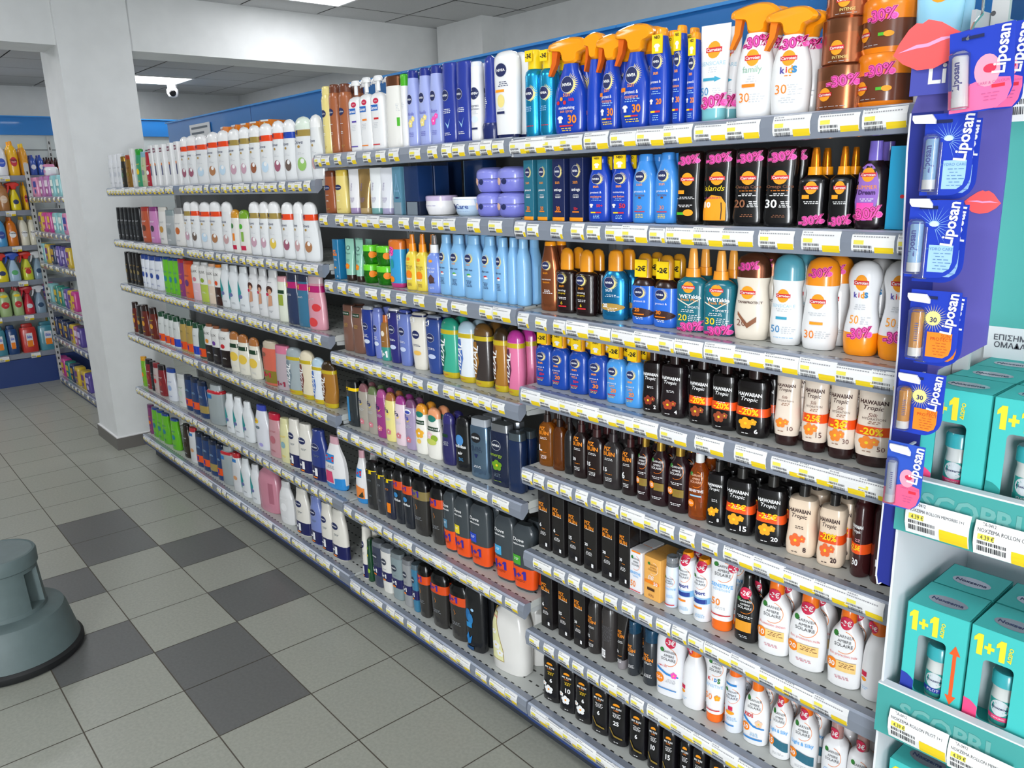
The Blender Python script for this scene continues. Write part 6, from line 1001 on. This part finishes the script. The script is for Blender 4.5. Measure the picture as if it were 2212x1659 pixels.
def carton(x, y, z, sw, label, arrow=False):
    r = empty('roll_on_carton', (x, y, z), random.uniform(-.02, .02), label, 'box', 'teal roll-on deodorant cartons on the cardboard stand')
    w, h, d = BW/2, BH, BD; q = MB(); wx0, wx1, wz0, wz1 = -w*.56, w*.36, h*.1, h*.7
    A = [(-w, 0), (w, 0), (w, h), (-w, h)]; rr = .008; Wn = []
    for cx, cz, a0 in ((wx0+rr, wz0+rr, 180), (wx1-rr, wz0+rr, 270), (wx1-rr, wz1-rr, 0), (wx0+rr, wz1-rr, 90)):
        Wn += [(cx+rr*cos(radians(a0+t)), cz+rr*sin(radians(a0+t))) for t in (0, 30, 60, 90)]
    for y0 in (0, .0008):
        V = [(x_, y0, z_) for x_, z_ in A+Wn]; F = []
        for k in range(4):
            s4 = 4+4*k; F += [(k, s4+j, s4+j+1) for j in range(3)] and [(k, s4+j+1, s4+j) for j in range(3)]; F.append((k, (k+1) % 4, 4+(4*(k+1)) % 16, s4+3))
        q.add(V, F, mBx)
    q.box((-w, 0, 0), (-w+.0008, d, h), mBx); q.box((w-.0008, 0, 0), (w, d, h), mBx); q.box((-w, d-.0008, 0), (w, d, h), mBx); q.box((-w, 0, 0), (w, d, .0008), mBx); q.box((-w, 0, h-.0008), (w, d, h), mBx)
    q.box((-w+.001, d*.62, .001), (w-.001, d*.63, h-.001), mt('Pb8bcc0')); q.obj('carton', r)
    q = MB(); sc = {'memories': 'f04880', 'pilot': '2438a0', 'classic': '1f8c88'}[sw]
    P = [(-w, .001), (wx0, .001), (wx0, h*.2), (wx0-.005, h*.225), (-w*.8, h*.25), (-w, h*.26)]; q.add([(a, -.0004, b) for a, b in P], [tuple(range(6))], mt('P'+sc)); q.add([(wx0, -.0004, .001), (w*.05, -.0004, .001), (w*.05, -.0004, h*.07), (wx0, -.0004, h*.09)], [(0, 1, 2, 3)], mt('P'+sc))
    def tx(s_, cx, cz, k, c, b=.0, y_=-.0006, rot=0, sy=1):
        vs_, fs_ = text(s_, b); co_, si = cos(rot), sin(rot); q.add([(cx+(x_*co_-z_*sy*si)*k, y_, cz+(x_*si+z_*sy*co_)*k) for x_, z_ in vs_], fs_, mt('P'+c))
    tx('1+1', -w*.42, h*.83, w*.95, 'f2dc30', .045, sy=1.25); tx('ΔΩΡΟ', w*.2, h*.82, w*.55, 'f2dc30', .03, -.0008, radians(86), .8)
    if arrow:
        X = w*.66; q.add([(X-.003, -.0006, h*.2), (X+.003, -.0006, h*.2), (X+.003, -.0006, h*.62), (X-.003, -.0006, h*.62)], [(0, 1, 2, 3)], mt('Pf05a20'))
        for z0_, dz in ((h*.62, .018), (h*.2, -.018)): q.add([(X-.009, -.0006, z0_), (X+.009, -.0006, z0_), (X, -.0006, z0_+dz)], [(0, 1, 2)], mt('Pf05a20'))
    q.obj('printed_front', r)
    q = MB(); S_ = 20
    for k in (.0,):
        q.add([(.034*cos(2*pi*t/S_)*.95, d*.42+.019*sin(2*pi*t/S_), h+.0004) for t in range(S_)], [tuple(range(S_))], mt('M'+'aeb4c0'))
    vs_, fs_ = text('Noxzema', .02); q.add([(x_*.052, d*.42+z_*.052, h+.0008) for x_, z_ in vs_], fs_, mt('P30406a')); q.obj('top_emblem', r, label='silver oval emblem')
    P = [(.004, .019), (.01, .0205), (.03, .022), (.06, .021), (.075, .019), (.083, .021)]; cy = .03
    q = MB(); loft(q, [(a, b, b) for a, b in P], 2, 18, mt('d2d6d4')); o = q.obj('roll_on_bottle', r, True); o.location = (.002, cy, .003)
    q2 = MB(); loft(q2, [(.0835, .0225, .0225), (.104, .0225, .0225), (.108, .02, .02)], 2, 18, mt('3aa8b0')); q2.obj('cap', o, True)
    def sf(x_, z_): b = lerp([(p[0], p[1], p[1]) for p in P], z_)[0]; return -math.sqrt(max(b*b-x_*x_, 1e-6))
    D = Dec(.044, .044, .09, sf); D.r(-.75, .14, .75, .66, '2f9c94'); D.e(0, .5, .33, .33, 'ccd4d8'); D.t('Noxzema', 0, .5, .56, 'nv', bold=.02); D.r(-.8, .24, .8, .34, sc); D.t({'memories': 'MEMORIES', 'pilot': 'PILOT', 'classic': 'CLASSIC'}[sw], 0, .29, .45, 'w'); D.mb.obj('bottle_label', o)
    return r
ux = at(2000, 832, y=-.03).x; z1 = 1.252-.03
xs_ = [ux+BW/2, ux+BW*1.5+.004, ux+BW*2.5+.008]
for k, (x, sw, a) in enumerate(zip(xs_, ('memories', 'classic', 'memories'), ('left', 'middle', 'right'))):
    for j in range(3): carton(x, -.03+j*(BD+.002), z1+.0005, sw, 'teal deodorant carton with silver oval, %s column, %s row, upper tray of teal stand' % (a, ('front', 'second', 'back')[j]))
ux = at(1964, 1283, y=-.03).x; z1 = .848-.02
carton(ux+BW/2, -.03, z1+.0005, 'pilot', 'teal deodorant carton with orange arrow and blue corner, middle tray', True)
carton(ux+BW/2, -.03+BD+.003, z1+.0005, 'pilot', 'teal deodorant carton directly behind the one with orange arrow', True)
ux2 = at(2100, 1355, y=-.03).x
carton(ux2+BW/2, -.03, z1+.0005, 'memories', 'teal deodorant carton with pink corner, middle tray front')
carton(ux2+BW/2, -.03+BD+.004, z1+.0005, 'classic', 'teal deodorant carton behind the pink cornered one, middle tray')
carton(ux2+BW*1.5+.004, -.03, z1+.0005, 'classic', 'teal deodorant carton at right end of the middle tray')
ux = at(1925, 1612, y=-.03).x
for k in range(3): carton(ux+BW/2+k*(BW+.003), -.03, .53-.0295, 'classic', 'teal deodorant carton, %s on the bottom tray' % ('leftmost', 'middle', 'rightmost')[k])
# upper right: metal end panel with a wire hook and two more price tags
q = MB(); a = at(2052, 60, y=.12); b = at(2175, 60, y=.12); uo = un.location; q.box((1.514-uo.x, .12-uo.y, 1.26), (b.x-uo.x, .13-uo.y, 2.5), mat('c8cac8', .4)); c = at(2146, 29, y=.12)-uo
loft_ = [(c.x+.004*cos(t*pi/5), .1195-uo.y, c.z+.004*sin(t*pi/5)) for t in range(10)]; q.add(loft_[::-1], [tuple(range(10))], mat('505052'))
q.obj('end_panel', un, label='pale grey metal panel')
q = MB(); a = at(2126, -10, y=-.02); b = at(2122, 30, y=-.03); c = at(2105, 50, y=-.07); d = at(2090, 84, y=-.108); q.tube([a, b, c, d], .0022, mat('c8c8cc', .2, 1)); q.obj('wire_hook', label='thin metal wire hook holding the pink lip balm pack', cat='hook')
q = MB(); a = at(2176, 48, y=.05); b = at(2215, 250, y=.05); q.box((a.x, .05, b.z), (a.x+.2, .056, a.z), mat('5f59a4', .5)); q.obj('violet_panel', label='violet strip of a display board at upper right edge', cat='display board')
for (tx_, ty_), k in (((2186, 66), 0), ((2160, 158), 1)):
    a = at(tx_, ty_, y=.04); ptag(a.x, a.z, .079, 'violet strip at upper right', .05, 1+k); TAGS[-1][0].scale = (1, 1, 1.5)
# ---------------------------------------------------------------- household aisle beyond the pillar
ZC = [1.93, 1.62, 1.3, .98, .66, .3]; XF = -6.6
r = empty('shelving_unit', (XF, -1, 0), 0, 'far wall shelving unit of cleaning products under blue header', 'shelving unit')
def cp_(name, a, b, m, par=None):
    q = MB(); q.box((a[0]-XF, a[1]+1, a[2]), (b[0]-XF, b[1]+1, b[2]), m); return q.obj(name, par or r)
cp_('back_panel', (-7.07, -2.2, 0), (-7.05, 2.7, 2.48), mat('c4cccc', .5)); cp_('panel_seam', (-7.05, -2.2, 2.17), (-7.047, 2.7, 2.178), mat('505456'))
cp_('header_panel', (-7.05, -2.2, 2.31), (-7.03, 2.7, 2.475), mBlue); cp_('header_lip', (-7.05, -2.2, 2.475), (-7.02, 2.7, 2.485), mBl2); cp_('plinth', (-6.64, -2.2, 0), (XF, .5, .25), mBb)
q = MB(); q.box((-7.05-XF, 1.5, 0), (-7.02-XF, 1.53, 2.3), mPost)
for k in range(36): q.box((-7.02-XF, 1.51, .3+.055*k), (-7.0195-XF, 1.52, .328+.055*k), mat('101010'))
q.obj('upright', r)
for z in ZC:
    o = cp_('shelf', (-7.04, -2.2, z-.025), (XF-.012, .6, z), mat('c0c4c4', .5)); q = MB(); q.box((-.012, -1.2, z-.045), (0, 1.6, z), mRail); q.obj('price_rail', o)
def rowx(spec, z, where, ztop):
    L = []
    for s in spec.split():
        k, px = s.split(':')[:2]; w, h, d = TY[k][3:6]; X = XF-.02-d/2; a, b = -3., 2.9
        for _ in range(40):
            m_ = (a+b)/2
            if proj((X, m_, z+h*.4))[0] < float(px): a = m_
            else: b = m_
        L.append([k, X, a, w, h])
    for i, (k, X, y, w, h) in enumerate(L):
        g_ = min([abs(y-L[j][2]) for j in (i-1, i+1) if 0 <= j < len(L)]+[9]); s_ = min(1.3, g_/w*.97); put(k, X, y, z+.001, s_, 1, min(1, (ztop-z-.06)/h) if ztop else 1, pi/2, 14, where, 0)
        if 'trigger' in TY[k][0] or TY[k][5] < .1: put(k, X-.11, y, z+.001, s_*.98, 1, min(1, (ztop-z-.06)/h) if ztop else 1, pi/2, 10, where, 1)
w_ = lambda i: '%s shelf of the far cleaning aisle' % ('top', 'second', 'third', 'fourth', 'fifth', 'bottom')[i]
rowx('U1:-55 U2:-26 U2:2 U0:28 U1:52 U3:71 U3:88 U4:103 U4:114 U4:128', ZC[0], w_(0), None)
rowx('U0:-48 U5:-22 U5:6 V1:32 U0:54 U3:66', ZC[1], w_(1), ZC[0])
rowx('U9:-52 U7:-25 U7:2 U8:26 U9:52 U9:71', ZC[2], w_(2), ZC[1])
rowx('V3:-50 V2:-24 V1:3 V2:30 V3:59 V5:82', ZC[3], w_(3), ZC[2])
rowx('V4:-44 V0:-18 V0:10 V0:38 V4:62 V5:86', ZC[4], w_(4), ZC[3])
rowx('V7:-70 V6:-36 V8:0 V7:26 V6:62 V8:102', ZC[5], w_(5), ZC[4])
for z in ZC:
    for y in (-.55, -.28, -.02):
        o = bpy.data.objects.new('price_tag', tagmesh(.079, 1)); link(o); o.location = (XF+.009, y, z-.002); o.rotation_euler = (0, 0, pi/2); TAGS.append((o, 'far cleaning aisle %s shelf' % ('top', 'second', 'third', 'fourth', 'fifth', 'bottom')[ZC.index(z)], y, .079))
ZM = [1.735, 1.432, 1.15, .78, .468, .07]; YM = .165
r = unit(-6.42, -4.55, ZM, 'low gondola of hygiene packs standing behind the pillar', YM, .4, 2.03)
for c in list(r.children):
    if c.name.startswith('header_panel'): bpy.data.objects.remove(c)
    elif c.name.startswith('back_panel'): pass
q = MB(); q.box((-6.45-r.location.x, YM-r.location.y-.005, 0), (-6.425-r.location.x, YM-r.location.y+.03, 2.03), mPost)
for k in range(34): q.box((-6.4245-r.location.x, YM-r.location.y+.006, .12+.055*k), (-6.424-r.location.x, YM-r.location.y+.018, .145+.055*k), mat('101010'))
for k in range(34): q.box((-6.444-r.location.x, YM-r.location.y-.0056, .12+.055*k), (-6.434-r.location.x, YM-r.location.y-.005, .145+.055*k), mat('101010'))
q.obj('upright', r)
wm = lambda i: '%s shelf of the hygiene gondola' % ('top', 'second', 'third', 'fourth', 'fifth', 'bottom')[i]
SM = ['W0:75 W0:87 W1:100 W1:112 W2:124 W2:137', 'W7:98 W3:106 W3:117 W2:130 W2:142 W0:152', 'W7:97 W2:103 W7:112 W6:124 W5:136 W5:148 W7:158', 'W0:106 W2:118 W4:131 W4:142 W5:153 W7:162 W3:170', 'W4:112 W6:128 W6:142 W6:153 W7:166 W1:175 W5:182', 'W3:138 W3:146 W4:156 W6:166 W7:176 W7:190 W5:200']
for i, s in enumerate(SM): row(s, ZM[i], ZM[i-1] if i else None, wm(i), seg=12, back=0, ys=YM)
put('AB', at(105, 352, y=.25).x, .26, ZM[0]+.175, .8, 1, .7, 0, 12, wm(0), 0)
put('W0', -6.15, .3, ZM[0]+.175, 1, 1, .6, 0, 12, wm(0), 11)
for i, z in enumerate(ZM): auto(-6.4, -4.6, z, 'hygiene gondola '+wm(i).split()[0]+' shelf', (.06,), .9, (.05, .12), YM)
# ---------------------------------------------------------------- labels for everything that comes in numbers
import re
NUM = {'2': 'two', '4': 'four', '6': 'six', '8': 'eight', '10': 'ten', '15': 'fifteen', '20': 'twenty', '25': 'twenty-five', '30': 'thirty', '50': 'fifty'}
def wn(s): return len(s.replace(',', ' ').split())
from collections import defaultdict
G = defaultdict(list)
for t in PLACED: G[(TY[t[1]][2], t[2], t[3])].append(t)
OW = ['first', 'second', 'third', 'fourth', 'fifth', 'sixth', 'seventh', 'eighth', 'ninth', 'tenth', 'eleventh', 'twelfth']
def short(w):
    w = w.replace(' shelf of the ', '|'); a, b = w.split('|'); return b+' '+a+' shelf' if not b.startswith('far cleaning') and not b.startswith('hygiene') else b+', '+a+' shelf'
for (desc, where, lay), L in G.items():
    L.sort(key=lambda t: t[4] if 'cleaning' not in where else t[0].location.y)
    for i, t in enumerate(L):
        o = t[0]; wl = short(where)
        num = (OW[i]+' from left') if len(L) > 1 else ''
        if lay >= 10:
            lv = ('second', 'third', 'fourth', 'fifth')[min(lay-11, 3)] if lay > 10 else 'lowest'
            s = '%s, %s of stack%s, %s' % (desc, lv, ', '+num if num else '', wl)
        elif lay: s = '%s, %sbehind, %s' % (desc, OW[i]+' ' if len(L) > 1 else '', wl) if lay == 1 else '%s, %sat back, %s' % (desc, OW[i]+' ' if len(L) > 1 else '', wl)
        else: s = '%s%s, %s' % (desc, ', '+num if num else '', wl)
        s = re.sub(r'(?<=marked )(\d+)\+?', lambda m: NUM[m.group(1)], s); s = re.sub(r'(?<=number )(\d+)', lambda m: NUM[m.group(1)], s)
        if len(re.findall(r'\w+', s)) > 16: print('LONG', s)
        o['label'] = s
        if len(L) > 1: o['group'] = '%s on the %s' % (desc, where)
TAGS.sort(key=lambda t: (t[0].location-CP).length/(t[3]/.06))
REST = TAGS[290:]; TAGS = TAGS[:290]; q = MB()
for o, *_ in REST:
    me = o.data; Mx = Matrix.LocRotScale(o.location, o.rotation_euler, o.scale); mats = list(me.materials); V = [Mx @ v.co for v in me.vertices]; b0 = len(q.v); q.v += [tuple(v) for v in V]
    for p in me.polygons: q.f.append(tuple(b0+k for k in p.vertices)); q.m.append(q.mi(mats[p.material_index]))
    bpy.data.objects.remove(o)
q.obj('price_tags', label='rows of small distant white price tags along the far shelf edges', cat='price tags', kind='stuff')
TG = defaultdict(list)
for t in TAGS: TG[t[1]].append(t)
ONES = ['', 'first', 'second', 'third', 'fourth', 'fifth', 'sixth', 'seventh', 'eighth', 'ninth', 'tenth', 'eleventh', 'twelfth', 'thirteenth', 'fourteenth', 'fifteenth', 'sixteenth', 'seventeenth', 'eighteenth', 'nineteenth', 'twentieth']
def onm(n): return ONES[n] if n <= 20 else ('thirtieth' if n == 30 else 'fortieth' if n == 40 else {2: 'twenty-', 3: 'thirty-', 4: 'forty-'}[n//10]+ONES[n % 10])
for where, L in TG.items():
    if not L: continue
    L.sort(key=lambda t: t[2])
    for i, (o, w_, x, w) in enumerate(L):
        wl = short(where) if ' shelf of the ' in where else where
        o['label'] = '%s price tag with yellow corner, %s from left, %s' % ('white' if w > .05 else 'narrow white', onm(i+1), wl); o['category'] = 'price tag'; o['group'] = 'price tags on the '+where
        if wn(o['label']) > 16: print('LONG', o['label'])

cnt = defaultdict(list)
for t in PLACED: cnt[t[0]['label']].append((t[1], t[2], t[3]))
for k, v in cnt.items():
    if len(v) > 1: print('DUP', k, v)
